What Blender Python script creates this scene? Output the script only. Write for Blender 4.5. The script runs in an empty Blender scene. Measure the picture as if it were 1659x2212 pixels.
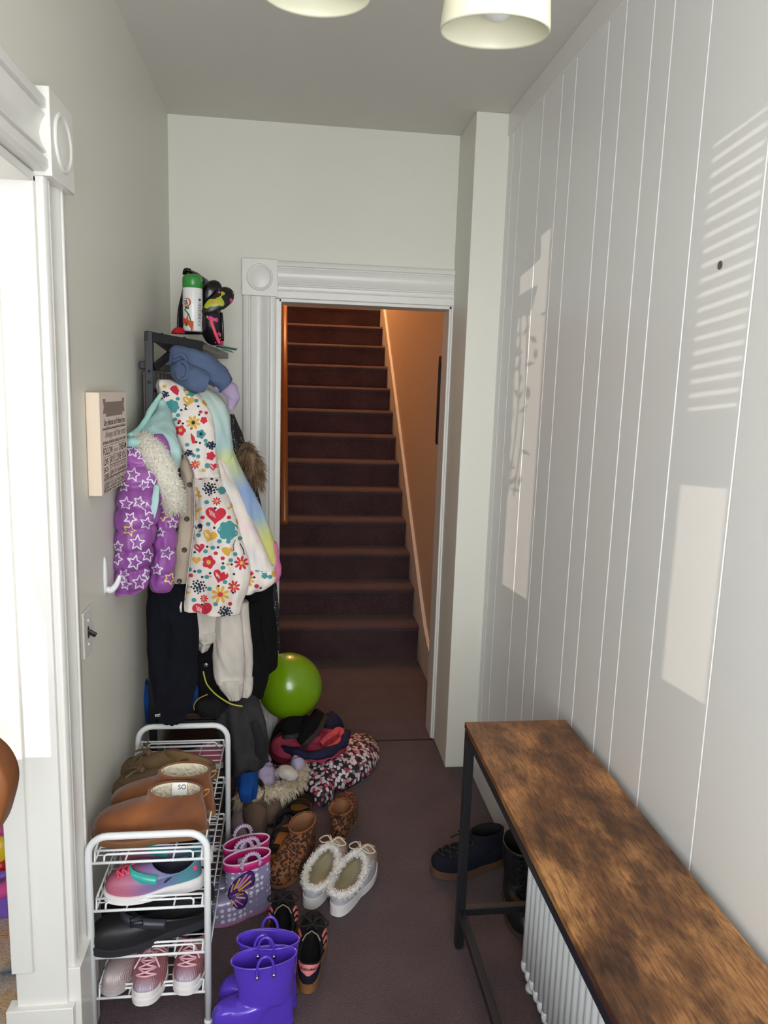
import bpy, bmesh, math, random
from math import sin, cos, pi, radians as R
from mathutils import Vector as V, Matrix, noise
from mathutils.bvhtree import BVHTree

S = bpy.context.scene
COL = S.collection
random.seed(7)

# ------------------------------------------------------------------ camera
FPX, PX, PY, EYE = 1606.115, 829.5, 1106.0, V((0, 0, 1.57))
YAW, PITCH, ROLL = 0.12482561, -0.16394028, 0.03227070
fw = V((sin(YAW) * cos(PITCH), cos(YAW) * cos(PITCH), sin(PITCH)))
r0 = V((cos(YAW), -sin(YAW), 0)); u0 = r0.cross(fw)
rt = r0 * cos(ROLL) + u0 * sin(ROLL); up = -r0 * sin(ROLL) + u0 * cos(ROLL)
cam = bpy.data.cameras.new('camera'); camo = bpy.data.objects.new('camera', cam); COL.objects.link(camo)
cam.sensor_fit = 'VERTICAL'; cam.sensor_height = 36; cam.lens = FPX / 2212 * 36; cam.clip_start = 0.02
camo.matrix_world = Matrix(((rt.x, up.x, -fw.x, 0), (rt.y, up.y, -fw.y, 0), (rt.z, up.z, -fw.z, EYE.z), (0, 0, 0, 1)))
S.camera = camo
def ray(px, py): return rt * (px - PX) - up * (py - PY) + fw * FPX
def on(px, py, ax, val):
    d = ray(px, py); return EYE + d * ((val - EYE[ax]) / d[ax])
def at(px, py, y): return on(px, py, 1, y)
def flr(px, py, z=0.0): return on(px, py, 2, z)

# ------------------------------------------------------------------ light
W = bpy.data.worlds.new('world'); S.world = W; W.use_nodes = True
W.node_tree.nodes['Background'].inputs[0].default_value = (0.80, 0.88, 1.0, 1)
W.node_tree.nodes['Background'].inputs[1].default_value = 1.0
def light(name, kind, loc, energy, color, rot=None, size=None, size_y=None, spread=None):
    l = bpy.data.lights.new(name, kind); l.energy = energy; l.color = color
    o = bpy.data.objects.new(name, l); COL.objects.link(o); o.location = loc
    if rot: o.rotation_euler = rot
    if kind == 'AREA':
        l.shape = 'RECTANGLE'; l.size = size; l.size_y = size_y or size
        if spread: l.spread = spread
    elif size is not None and kind == 'POINT': l.shadow_soft_size = size
    return o
SUN = V((0.33, 1.0, -0.085)).normalized()
sun = light('sunlight', 'SUN', (0, -3, 2.5), 1.65, (1.0, 0.88, 0.76)); sun.data.angle = R(0.12)
sun.rotation_euler = (-SUN).to_track_quat('Z', 'Y').to_euler()
light('window_daylight', 'AREA', (0.14, -0.80, 1.50), 33, (0.92, 0.96, 1.0), (R(98), 0, 0), 1.1, 1.7)
light('left_room_daylight', 'AREA', (-1.7, -0.8, 1.5), 13, (0.95, 0.97, 1.0), (R(90), 0, R(-25)), 1.4, 1.6)
light('stair_lamp', 'POINT', (0.34, 6.6, 4.1), 92, (1.0, 0.55, 0.26), size=0.12)
S.view_settings.view_transform = 'Standard'; S.view_settings.look = 'None'
S.view_settings.gamma = 1; S.view_settings.use_curve_mapping = False
S.view_settings.exposure = 0.62

# ------------------------------------------------------------------ materials
def lin(c):
    return tuple(((x / 255) / 12.92 if x / 255 <= .04045 else ((x / 255 + .055) / 1.055) ** 2.4) for x in c[:3]) + (1,)
class M:
    """small node-material builder"""
    def __init__(s, name, col, rough=.6, **k):
        s.m = bpy.data.materials.new(name); s.m.use_nodes = True; s.t = s.m.node_tree; s.b = s.t.nodes['Principled BSDF']
        s.b.inputs['Base Color'].default_value = lin(col); s.b.inputs['Roughness'].default_value = rough
        for a, b in k.items(): s.b.inputs[a.replace('_', ' ').title().replace('Ior', 'IOR')].default_value = b
        s.m.diffuse_color = lin(col)
    def n(s, t, **k):
        x = s.t.nodes.new('ShaderNode' + t)
        for a, b in k.items():
            if a in ('operation', 'blend_type', 'data_type', 'feature', 'distance', 'noise_dimensions', 'wave_type', 'bands_direction', 'interpolation'): setattr(x, a, b)
            else: x.inputs[int(a[1:]) if a[1:].isdigit() else a].default_value = b
        return x
    def l(s, a, b, i=0, o=0):
        s.t.links.new(a.outputs[o], b.inputs[i]); return b
    def coord(s, scale=(1, 1, 1), kind='Object', rot=(0, 0, 0)):
        c = s.n('TexCoord'); m = s.n('Mapping'); m.inputs['Scale'].default_value = scale; m.inputs['Rotation'].default_value = rot
        s.t.links.new(c.outputs[kind], m.inputs[0]); return m
    def ramp(s, src, stops, o=0, interp='LINEAR'):
        r = s.n('ValToRGB'); r.color_ramp.interpolation = interp
        e = r.color_ramp.elements
        while len(e) < len(stops): e.new(.5)
        for x, (p, c) in zip(e, stops): x.position = p; x.color = lin(c) if max(c) > 1 else tuple(c) + (1,)
        s.t.links.new(src.outputs[o], r.inputs[0]); return r
    def mix(s, fac, a, b, fo=0):
        x = s.n('MixRGB')
        if hasattr(fac, 'outputs'): s.t.links.new(fac.outputs[fo], x.inputs[0])
        else: x.inputs[0].default_value = fac
        for i, v in ((1, a), (2, b)):
            if hasattr(v, 'outputs'): s.t.links.new(v.outputs[0], x.inputs[i])
            else: x.inputs[i].default_value = lin(v)
        return x
    def col(s, node, o=0): s.t.links.new(node.outputs[o], s.b.inputs['Base Color']); return s
    def bump(s, node, strength=.3, dist=.01, o=0):
        b = s.n('Bump'); b.inputs['Strength'].default_value = strength; b.inputs['Distance'].default_value = dist
        s.t.links.new(node.outputs[o], b.inputs['Height']); s.t.links.new(b.outputs[0], s.b.inputs['Normal']); return s
    def noise(s, scale, detail=3, co=None, rough=.5):
        x = s.n('TexNoise'); x.inputs['Scale'].default_value = scale; x.inputs['Detail'].default_value = detail; x.inputs['Roughness'].default_value = rough
        s.l(co or s.coord(), x); return x
    def voro(s, scale, co=None, feature='F1'):
        x = s.n('TexVoronoi', feature=feature); x.inputs['Scale'].default_value = scale; s.l(co or s.coord(), x); return x
def fabric(name, col, rough=.9, sc=350, bs=.35, var=.12, wr=0.0):
    a = M(name, col, rough); co = a.coord(); nz = a.noise(sc, 2, co); big = a.noise(9, 3, co)
    dark = tuple(c * (1 - var) for c in col); lt = tuple(min(255, c * (1 + var)) for c in col)
    a.col(a.ramp(big, [(.3, dark), (.7, lt)])); a.b.inputs['Specular IOR Level'].default_value = .2
    return a.bump(nz, bs, .002).m
def plain(name, col, rough=.5, **k): return M(name, col, rough, **k).m
def wallpaint(name, col, sc=60, st=.12, rough=.55):
    a = M(name, col, rough); n1 = a.noise(sc, 4); a.bump(n1, st, .004); return a.m

# ------------------------------------------------------------------ scene bookkeeping
def link(o, parent=None):
    COL.objects.link(o)
    if parent is not None: o.parent = parent
    return o
def tag(o, label=None, cat=None, group=None, kind=None):
    if label: o['label'] = label
    if cat: o['category'] = cat
    if group: o['group'] = group
    if kind: o['kind'] = kind
    return o
def thing(name, label, cat, loc=(0, 0, 0), rz=0, group=None, rot=None):
    o = bpy.data.objects.new(name, None); o.empty_display_size = .05; link(o)
    o.location = loc; o.rotation_euler = rot or (0, 0, rz)
    return tag(o, label, cat, group)
def copy_tree(o, parent=None):
    c = o.copy(); COL.objects.link(c)
    if parent: c.parent = parent
    for ch in list(o.children): copy_tree(ch, c)
    return c
def world(o): 
    m = o.matrix_basis.copy(); p = o.parent
    while p is not None: m = p.matrix_basis @ m; p = p.parent
    return m

# ------------------------------------------------------------------ mesh builder
def cr(a, b, c, d, t):
    return 0.5 * ((2 * b) + (c - a) * t + (2 * a - 5 * b + 4 * c - d) * t * t + (3 * b - a - 3 * c + d) * t ** 3)
def spline(pts, n=6, closed=False):
    """Catmull-Rom through rows of equal-length tuples"""
    P = [list(p) for p in pts]; N = len(P); out = []
    for i in range(N if closed else N - 1):
        if closed: a, b, c, d = P[i - 1], P[i], P[(i + 1) % N], P[(i + 2) % N]
        else: a, b, c, d = P[max(i - 1, 0)], P[i], P[i + 1], P[min(i + 2, N - 1)]
        for k in range(n): out.append([cr(w, x, y, z, k / n) for w, x, y, z in zip(a, b, c, d)])
    if not closed: out.append(P[-1])
    return out
class MB:
    def __init__(s): s.v = []; s.f = []; s.mi = []
    def add(s, vs, fs, mi=0):
        o = len(s.v); s.v += [tuple(p) for p in vs]
        for f in fs: s.f.append(tuple(i + o for i in f)); s.mi.append(mi)
        return s
    def box(s, c, d, mi=0, rot=None):
        vs = [V((x * d[0] / 2, y * d[1] / 2, z * d[2] / 2)) for x in (-1, 1) for y in (-1, 1) for z in (-1, 1)]
        if rot is not None: vs = [rot @ p for p in vs]
        c = V(c)
        return s.add([p + c for p in vs], [(0, 1, 3, 2), (4, 6, 7, 5), (0, 4, 5, 1), (2, 3, 7, 6), (0, 2, 6, 4), (1, 5, 7, 3)], mi)
    def bx(s, x0, x1, y0, y1, z0, z1, mi=0):
        return s.box(((x0 + x1) / 2, (y0 + y1) / 2, (z0 + z1) / 2), (abs(x1 - x0), abs(y1 - y0), abs(z1 - z0)), mi)
    def bar(s, a, b, w, h=None, mi=0, roll=V((0, 0, 1))):
        a, b = V(a), V(b); d = b - a; L = d.length; d.normalize(); h = h or w
        x = roll.cross(d)
        if x.length < 1e-4: x = V((1, 0, 0))
        x.normalize(); z = d.cross(x)
        m = Matrix((x, d, z)).transposed()
        return s.box((a + b) / 2, (w, L, h), mi, m)
    def loft(s, rings, mi=0, cap0=False, cap1=False, closed=True):
        n = len(rings[0]); vs = [p for r in rings for p in r]; fs = []
        for i in range(len(rings) - 1):
            for j in range(n if closed else n - 1):
                k = (j + 1) % n; fs.append((i * n + j, i * n + k, (i + 1) * n + k, (i + 1) * n + j))
        o = len(s.v); s.add(vs, fs, mi)
        for cap, ri in ((cap0, 0), (cap1, len(rings) - 1)):
            if cap:
                c = V((0, 0, 0))
                for p in rings[ri]: c += V(p)
                s.v.append(tuple(c / n)); ci = len(s.v) - 1
                for j in range(n):
                    a, b = o + ri * n + j, o + ri * n + (j + 1) % n
                    s.f.append((a, ci, b) if ri == 0 else (a, b, ci)); s.mi.append(mi)
        return s
    def tube(s, pts, r, n=10, mi=0, closed=False, caps=True, flat=1.0, sm=0):
        if sm: pts = [V(p) for p in spline([tuple(p) for p in pts], sm, closed)]
        pts = [V(p) for p in pts]; N = len(pts)
        rr = r if isinstance(r, (list, tuple)) else [r] * N
        if len(rr) != N:
            q = rr; rr = []
            for i in range(N):
                t = i / (N - 1) * (len(q) - 1); k = min(int(t), len(q) - 2); rr.append(q[k] + (q[k + 1] - q[k]) * (t - k))
        rings = []; ref = None
        for i, p in enumerate(pts):
            t = (pts[(i + 1) % N] - pts[i - 1]) if closed else (pts[min(i + 1, N - 1)] - pts[max(i - 1, 0)])
            t.normalize()
            if ref is None: ref = V((0, 0, 1)) if abs(t.z) < .9 else V((0, 1, 0))
            x = t.cross(ref); x.normalize(); y = x.cross(t); ref = y
            rings.append([p + (x * cos(a) + y * sin(a) * flat) * rr[i] for a in [2 * pi * k / n for k in range(n)]])
        if closed: rings.append(rings[0])
        return s.loft(rings, mi, caps and not closed, caps and not closed)
    def lathe(s, prof, c=(0, 0, 0), n=32, mi=0, cap0=False, cap1=False, axis=None):
        c = V(c); m = axis.to_track_quat('Z', 'Y').to_matrix() if axis is not None else Matrix.Identity(3)
        return s.loft([[c + m @ V((r * cos(a), r * sin(a), z)) for a in [2 * pi * k / n for k in range(n)]] for r, z in prof], mi, cap0, cap1)
    def ball(s, c, r, n=16, mi=0, sc=(1, 1, 1)):
        c = V(c); k = n // 2
        return s.loft([[c + V((r * sc[0] * sin(pi * i / k) * cos(a), r * sc[1] * sin(pi * i / k) * sin(a), -r * sc[2] * cos(pi * i / k))) for a in [2 * pi * j / n for j in range(n)]] for i in range(k + 1)], mi)
    def prism(s, poly, h, mi=0):
        """poly: list of 3D points (planar), h: extrusion vector"""
        n = len(poly); P = [V(p) for p in poly]; h = V(h)
        return s.add(P + [p + h for p in P], [tuple(reversed(range(n))), tuple(range(n, 2 * n))] + [(i, (i + 1) % n, n + (i + 1) % n, n + i) for i in range(n)], mi)
    def build(s, name, mats, parent=None, smooth=True, bevel=0, label=None, seg=2):
        me = bpy.data.meshes.new(name); me.from_pydata(s.v, [], s.f)
        for m in (mats if isinstance(mats, (list, tuple)) else [mats]): me.materials.append(m)
        bm = bmesh.new(); bm.from_mesh(me)
        for i, f in enumerate(bm.faces): f.material_index = s.mi[i]
        bmesh.ops.remove_doubles(bm, verts=bm.verts, dist=1e-6)
        bmesh.ops.recalc_face_normals(bm, faces=bm.faces)
        bm.to_mesh(me); bm.free()
        if smooth:
            me.polygons.foreach_set('use_smooth', [True] * len(me.polygons))
            if smooth == 'auto': me.set_sharp_from_angle(angle=R(40))
        o = link(bpy.data.objects.new(name, me), parent)
        if bevel:
            b = o.modifiers.new('bevel', 'BEVEL'); b.width = bevel; b.segments = seg; b.limit_method = 'ANGLE'; b.angle_limit = R(40)
        if label: o['label'] = label
        return o
    def bvh(s): return BVHTree.FromPolygons([V(p) for p in s.v], s.f)
def struct(name, mb, mat, smooth=False, bevel=0):
    return tag(mb.build(name, mat, None, smooth, bevel), kind='structure')

# ------------------------------------------------------------------ printed shapes that lie on a surface
def radial(kind, ph, k=0):
    if kind == 'dot': return 1
    if kind == 'flower': return .72 + .28 * abs(cos(ph * 2.5))
    if kind == 'cloud': return .8 + .2 * abs(sin(ph * 3.5))
    if kind == 'daisy': return .3 + .7 * abs(cos(ph * 4)) ** .7
    if kind == 'leaf': return (abs(cos(ph)) ** 3) * .8 + .22
    return 1
def shape_pts(kind, n=28):
    if kind == 'heart':
        P = []
        for i in range(n):
            t = 2 * pi * i / n
            P.append((16 * sin(t) ** 3 / 16, (13 * cos(t) - 5 * cos(2 * t) - 2 * cos(3 * t) - cos(4 * t)) / 16))
        return P
    if isinstance(kind, list): return kind
    return [(cos(a) * radial(kind, a), sin(a) * radial(kind, a)) for a in [2 * pi * i / n for i in range(n)]]
class Printer:
    """casts printed outlines from the photo onto a finished surface and adds them to that surface's mesh"""
    def __init__(s, mb, inv=None, lift=.0012): s.mb = mb; s.b = mb.bvh(); s.inv = inv; s.lift = lift
    def hit(s, px, py, lift=None):
        o = EYE.copy(); d = ray(px, py).normalized()
        if s.inv is not None: o2 = s.inv @ o; d = (s.inv.to_3x3() @ d).normalized(); o = o2
        h, nrm, i, dist = s.b.ray_cast(o, d)
        if h is None: return None
        if nrm.dot(d) > 0: nrm = -nrm
        return h + nrm * (lift or s.lift)
    def blob(s, px, py, r, kind='dot', mi=1, rot=0, asp=1.0, lift=None, rings=3, n=24):
        P = shape_pts(kind, n); ca, sa = cos(R(rot)), sin(R(rot)); vs = []; c = s.hit(px, py, lift)
        if c is None: return
        vs = [c]
        for k in range(1, rings + 1):
            for x, y in P:
                x *= r * k / rings * asp; y *= -r * k / rings
                dx, dy = x * ca - y * sa, x * sa + y * ca; h = None
                for sh in range(14):
                    q = 1 - sh * .075; h = s.hit(px + dx * q, py + dy * q, lift)
                    if h is not None and (h - c).length < .10: break
                vs.append(h if h is not None else c)
        m = len(P); fs = [(0, 1 + j, 1 + (j + 1) % m) for j in range(m)]
        for k in range(rings - 1):
            for j in range(m):
                a = 1 + k * m; fs.append((a + j, a + (j + 1) % m, a + m + (j + 1) % m, a + m + j))
        s.mb.add(vs, fs, mi)
    def line(s, pts, w=1.5, mi=1, n=5, closed=False, lift=None):
        pts = list(pts) + ([pts[0]] if closed else []); Q = []
        for a, b in zip(pts, pts[1:]):
            for k in range(n): Q.append((a[0] + (b[0] - a[0]) * k / n, a[1] + (b[1] - a[1]) * k / n))
        Q.append(pts[-1]); prev = None
        for i, q in enumerate(Q):
            a, b = Q[max(i - 1, 0)], Q[min(i + 1, len(Q) - 1)]
            dx, dy = b[0] - a[0], b[1] - a[1]; L = math.hypot(dx, dy) or 1
            l, r_ = s.hit(q[0] - dy / L * w, q[1] + dx / L * w, lift), s.hit(q[0] + dy / L * w, q[1] - dx / L * w, lift)
            if l is None or r_ is None: prev = None; continue
            if prev and (prev[0] - l).length < .05: s.mb.add([prev[0], prev[1], r_, l], [(0, 1, 2, 3)], mi)
            prev = (l, r_)

# ------------------------------------------------------------------ cloth
def cloth(rows, sub=6, n=72, folds=((7, .006, 0),), wr=(9, .006), seed=0, hem=True, quilt=None, mb=None, mi=0, cap_top=True, power=1.0, cr_=(13, .020)):
    """closed hanging cloth. rows: (py, pxL, pxR, depth y, half thickness[, tilt px])"""
    rows = [tuple(r) + ((0,) if len(r) == 5 else ()) for r in rows]
    q = spline(rows, sub); rings = []; N = len(q); mb = mb or MB(); off = V((seed * 3.1, seed * 1.7, seed * 5.3))
    for i, (py, a, b, y, hd, tl) in enumerate(q):
        A, B = at(a, py - tl / 2, y), at(b, py + tl / 2, y); c = (A + B) / 2; h = (B - A) / 2; v = i / (N - 1); ring = []
        hw = h.length
        for k in range(n):
            t = 2 * pi * k / n; ct, st = cos(t), sin(t)
            f = sum(am * sin(fr * t + ph + 1.5 * v) * (.25 + .75 * v) for fr, am, ph in folds) * abs(st) ** .5
            p = c + h * (math.copysign(abs(ct) ** power, ct)) + V((0, hd * math.copysign(abs(st) ** power, st), 0))
            nz = noise.noise(p * wr[0] + off) * wr[1] + noise.noise(p * wr[0] * 2.7 + off) * wr[1] * .4
            f += nz * (0.3 + .7 * abs(st))
            w_ = V((p.x * cr_[0], p.y * cr_[0], p.z * cr_[0] * .33)) + off
            f += (.35 - abs(noise.noise(w_)) * 1.6) * cr_[1] * (.4 + .6 * abs(st)) + (.3 - abs(noise.noise(w_ * 2.3 + V((p.z * 9, 0, 0)))) * 1.3) * cr_[1] * .45
            if quilt: f -= quilt[1] * (1 - abs(sin(pi * (p.z / quilt[0] + noise.noise(p * 6 + off) * .3)))) ** 2
            ring.append(p + V((ct * .6, st, 0)) * f)
        rings.append(ring)
    if hem:
        for s_, dz in ((.93, .0), (.9, .03)):
            c = sum((p for p in rings[N - 1]), V()) / n
            rings.append([c + (p - c) * s_ + V((0, 0, dz)) for p in rings[N - 1]])
    return mb.loft(rings, mi, cap_top, True)
def sleeve(path, rad, n=28, sub=8, wr=(16, .006), seed=0, flat=1.0, mb=None, mi=0, rings_amp=.0, rings_f=30, caps=True, crs=.28):
    """path of world points, radii per point"""
    q = spline([tuple(p) + (r,) for p, r in zip(path, rad)], sub); mb = mb or MB(); off = V((seed * 2.3, seed, seed * 4.1))
    P = [V(x[:3]) for x in q]; N = len(P); rings = []; ref = None
    for i, p in enumerate(P):
        t = (P[min(i + 1, N - 1)] - P[max(i - 1, 0)]).normalized()
        if ref is None: ref = V((0, 1, 0)) if abs(t.y) < .8 else V((0, 0, 1))
        x = t.cross(ref).normalized(); y = x.cross(t); ref = y; ring = []
        for k in range(n):
            a = 2 * pi * k / n; dr = x * cos(a) + y * sin(a) * flat; r = q[i][3]
            w = p + dr * r
            ring.append(w + dr * ((.3 - abs(noise.noise(w * 17 + off)) * 1.4) * crs * r + noise.noise(w * wr[0] + off) * wr[1] + noise.noise(w * wr[0] * 2.6 + off) * wr[1] * .5 + rings_amp * sin(rings_f * i / N)))
        rings.append(ring)
    return mb.loft(rings, mi, caps, caps)
def pxpath(pts): return [at(*p) for p in pts]
def fur(mb, path, rad, count, length, mi=0, wid=.0016, droop=.25, seed=1, base=True, sm=8):
    rnd = random.Random(seed); q = spline([tuple(p) + (r,) for p, r in zip(path, rad)], sm)
    if base: mb.tube([V(x[:3]) for x in q], [x[3] for x in q], 14, mi)
    for _ in range(count):
        k = rnd.random() * (len(q) - 1.001); i = int(k); f = k - i
        p = V(q[i][:3]).lerp(V(q[i + 1][:3]), f); r = q[i][3] + (q[i + 1][3] - q[i][3]) * f
        t = (V(q[i + 1][:3]) - V(q[i][:3])).normalized()
        d = V((rnd.gauss(0, 1), rnd.gauss(0, 1), rnd.gauss(0, 1))); d -= t * d.dot(t)
        if d.length < 1e-3: continue
        d.normalize(); root = p + d * r * .85
        L = length * rnd.uniform(.5, 1.2); e = (d + t * rnd.uniform(-.7, .7) + V((0, 0, -droop)) + V((rnd.gauss(0, .2), rnd.gauss(0, .2), rnd.gauss(0, .2)))).normalized()
        s = e.cross(V((rnd.gauss(0, 1), rnd.gauss(0, 1), rnd.gauss(0, 1)))).normalized() * wid
        m = root + e * L * .55 + V((0, 0, -droop * L * .1)); tip = root + e * L + V((0, 0, -droop * L * .5))
        mb.add([root - s, root + s, m + s * .7, m - s * .7, tip], [(0, 1, 2, 3), (3, 2, 4)], mi)
    return mb
def heap(outline, z0, H, n=120, rings=26, p=2.6, wr=(9, .018), seed=0, zo=None, mb=None, mi=0, under=.3):
    """a lump of cloth lying on a surface; outline in photo pixels at height zo"""
    zo = z0 + H * .25 if zo is None else zo
    B = [flr(a, b, zo) for a, b in outline]; q = spline([(b.x, b.y) for b in B], max(2, n // len(B)), True)
    n = len(q); c = V((sum(a for a, b in q) / n, sum(b for a, b in q) / n)); off = V((seed * 7.7, seed * 1.3, seed)); R_ = []
    mb = mb or MB()
    for k in range(rings + 1):
        r = 1 - k / rings if k < rings else .02; ring = []
        for a, b in q:
            x, y = c.x + (a - c.x) * r, c.y + (b - c.y) * r
            h = (1 - r ** p) ** .6
            w = V((x, y, 0)); nz = noise.noise(w * wr[0] + off) + .5 * noise.noise(w * wr[0] * 2.3 + off) + (.35 - 1.5 * abs(noise.noise(w * wr[0] * 1.7 + off * 2))) * .8
            ring.append(V((x, y, z0 + H * .22 + H * .78 * h + nz * wr[1] * (.25 + .75 * h))))
        R_.append(ring)
    low = [V((c.x + (a - c.x) * .96, c.y + (b - c.y) * .96, z0)) for a, b in q]
    mid = [V((c.x + (a - c.x) * 1.0, c.y + (b - c.y) * 1.0, z0 + H * .12)) for a, b in q]
    return mb.loft([low, mid] + R_, mi, True, True)

# ------------------------------------------------------------------ footwear (local: toe to +Y, sole on z=0)
def sole_outline(L, Wd, side=0, n=56, pt=1.0, heelw=.78):
    O = []
    for k in range(n):
        a = 2 * pi * k / n; s = (1 + cos(a)) / 2
        y = L * s
        prof = heelw + (.70 - heelw) * min(1, s / .38) if s < .38 else .70 + .30 * math.sin(min(1, (s - .38) / .34) * pi / 2)
        x = Wd / 2 * prof * math.copysign(abs(sin(a)) ** (.72 * pt), sin(a)) + side * Wd * .10 * (s - .45) * (1 if s > .45 else .2)
        O.append((x, y, s))
    return O
def footwear(L=.26, Wd=.095, side=0, sole=(.022, .016), flare=1.04, toe_h=.045, col=(.11, .16, .032, .075, .12, .0), shaft=None, mats=None, parent=None,
             sole_name='sole', insole_z=None, pt=1.0, wr=(0, 0), lip=.004, soft=.0, K=9, tread=0):
    """col: centre y fraction-free y, half length, half width, z back, z front, dip at the sides. shaft: list of (y, half len, half wid, z back, z front)"""
    O = sole_outline(L, Wd, side, pt=pt); n = len(O); sh, st = sole
    up_, ln, so = mats['upper'], mats['lining'], mats['sole']
    zt = lambda s: sh + (st - sh) * min(1, s / .65)
    sb = MB(); c0 = V((0, L / 2, 0))
    def ring(sc, zf): return [V((x * sc, L / 2 + (y - L / 2) * (1 + (sc - 1) * .6), zf(s))) for x, y, s in O]
    toe_up = lambda s: max(0, s - .75) ** 2 * .22 * L / .26 * .6
    wob = [1 + (.012 * ((k // 2) % 2) if tread else 0) for k in range(n)]
    rg = [ring(.96, lambda s: toe_up(s)), ring(flare, lambda s: .003 + toe_up(s)), ring(flare * .985, lambda s: zt(s) * .55 + toe_up(s)), ring(flare, lambda s: zt(s) * .8 + toe_up(s)), ring(flare * .99, lambda s: zt(s) + toe_up(s)), ring(.93, lambda s: zt(s) + .001 + toe_up(s))]
    if tread: rg = [[V((p.x * w, p.y, p.z)) for p, w in zip(r, wob)] if i < 3 else r for i, r in enumerate(rg)]
    sb.loft(rg, 0, True, True)
    S_ = sb.build(sole_name, so, parent, 'auto')
    cy, cl, cw, zb, zf, dip = col
    sx = side * Wd * .03
    def topring(cy, cl, cw, zb, zf, dip=0):
        return [V((sx + cw * sin(2 * pi * k / n), cy + cl * cos(2 * pi * k / n), zb + (zf - zb) * (1 + cos(2 * pi * k / n)) / 2 - dip * sin(2 * pi * k / n) ** 2)) for k in range(n)]
    C = topring(cy, cl, cw, zb, zf, dip); rings = []
    B = [V((x * .985, L / 2 + (y - L / 2) * .99, zt(s) - .002 + toe_up(s))) for x, y, s in O]
    off = V((L * 40, Wd * 30, side * 3.))
    for i in range(K + 1):
        t = i / K; rg = []
        for k in range(n):
            b, c = B[k], C[k]; s = O[k][2]; hz = c.z - b.z
            th = min(toe_h * (1 if s > .55 else .9), hz * .8)
            fr = max(0, cos(2 * pi * k / n)); reach = (.42 if s > .6 else .5)
            p1 = b + V(((b.x - sx) * .04, (.012 if s > .9 else 0) * L / .26, th * 1.15)); p2 = p1.lerp(c, reach); p2.z = b.z + th + (c.z - b.z - th) * (.42 if s > .55 else .5)
            p = b * (1 - t) ** 3 + p1 * 3 * t * (1 - t) ** 2 + p2 * 3 * t * t * (1 - t) + c * t ** 3
            if wr[1]: p += (p - c0).normalized() * noise.noise(p * wr[0] + off) * wr[1] * min(1, t * 4)
            rg.append(p)
        rings.append(rg)
    if shaft:
        pts = [col[:5]] + list(shaft); q = spline(pts, 5)[1:]
        for r in q:
            rg = topring(*r)
            if wr[1]:
                rg = [p + V((p.x, p.y - r[0], 0)).normalized() * (noise.noise(p * wr[0] + off) * wr[1]) for p in rg]
            rings.append(rg)
    top = rings[-1]; cc = sum(top, V()) / n
    U = MB(); insc = lambda r, d, dz: [p + (V((cc.x, cc.y, p.z)) - p).normalized() * d + V((0, 0, dz)) for p in r]
    U.loft(rings + [insc(top, lip * .5, lip * .45), insc(top, lip, 0)], 0)
    uo = U.build('upper', up_, parent)
    iz = insole_z if insole_z is not None else sh + .004
    lo = [V((x * .86, L * .04 + y * (.84 if shaft or True else 1), iz + (st - sh) * min(1, s / .65) + toe_up(s))) for x, y, s in O]
    inr = insc(top, lip * .9, -.001); lr = [inr]
    m = len(rings)
    if shaft:
        for r in reversed(rings[K:-1]): lr.append(insc(r, lip * 1.2, 0))
        a_ = lr[-1]; ac = sum(a_, V()) / n
        for t in (.25, .5, .75, .95): lr.append([V((ac.x + (p.x - ac.x) * (1 - .30 * t), ac.y + (p.y - ac.y) * (1 - .30 * t), p.z + (iz - p.z) * t)) for p in a_])
    else:
        for i in range(1, 8):
            t = i / 8; lr.append([inr[k].lerp(lo[k], t) for k in range(n)])
        lr.append(lo)
    lm = MB(); lm.loft(lr, 0, False, True); lo_ = lm.build('lining', ln, parent)
    return dict(sole=S_, upper=uo, lining=lo_, rings=rings, n=n, top=top, U=U)
def along(rings, n, a_deg, t, lift=.003):
    """point on an upper: a_deg 0=toe line, 90=right side; t 0..1 from sole to collar"""
    i = t * (len(rings) - 1); k = int(min(i, len(rings) - 2)); f = i - k; j = (a_deg / 360 * n) % n; j0 = int(j); g = j - j0
    def P(kk, jj): return rings[kk][jj % n]
    p = P(k, j0).lerp(P(k, j0 + 1), g).lerp(P(k + 1, j0).lerp(P(k + 1, j0 + 1), g), f)
    e1 = P(k + 1, j0) - P(k, j0); e2 = P(k, j0 + 1) - P(k, j0); nr = e2.cross(e1)
    if nr.length > 1e-9: nr.normalize()
    c = sum(rings[k], V()) / n
    if nr.dot(p - c) < 0: nr = -nr
    return p + nr * lift
def laces(parent, F, mat, rows=4, t0=.45, t1=.92, a=26, r=.0024, bow=True, cross=True):
    g, n = F['rings'], F['n']; mb = MB(); P = []
    for i in range(rows):
        t = t0 + (t1 - t0) * i / (rows - 1); P.append((along(g, n, -a, t), along(g, n, a, t), along(g, n, 0, t, .006)))
    for i in range(rows):
        mb.tube([P[i][0], P[i][2], P[i][1]], r, 6, sm=4)
        if cross and i + 1 < rows:
            mb.tube([P[i][0], (P[i][2] + P[i + 1][2]) / 2, P[i + 1][1]], r, 6, sm=4); mb.tube([P[i][1], (P[i][2] + P[i + 1][2]) / 2 + V((0, 0, .002)), P[i + 1][0]], r, 6, sm=4)
    if bow:
        k = P[-1][2] + V((0, 0, .005)); mb.ball(k, r * 2.6, 10)
        for s in (-1, 1):
            mb.tube([k, k + V((s * .02, .012, .012)), k + V((s * .045, .01, -.004)), k + V((s * .03, -.008, -.002)), k], r, 6, sm=5)
            mb.tube([k, k + V((s * .012, .02, .008)), k + V((s * .03, .045, -.012))], r, 6, sm=5)
    return mb.build('laces', mat, parent)
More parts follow.
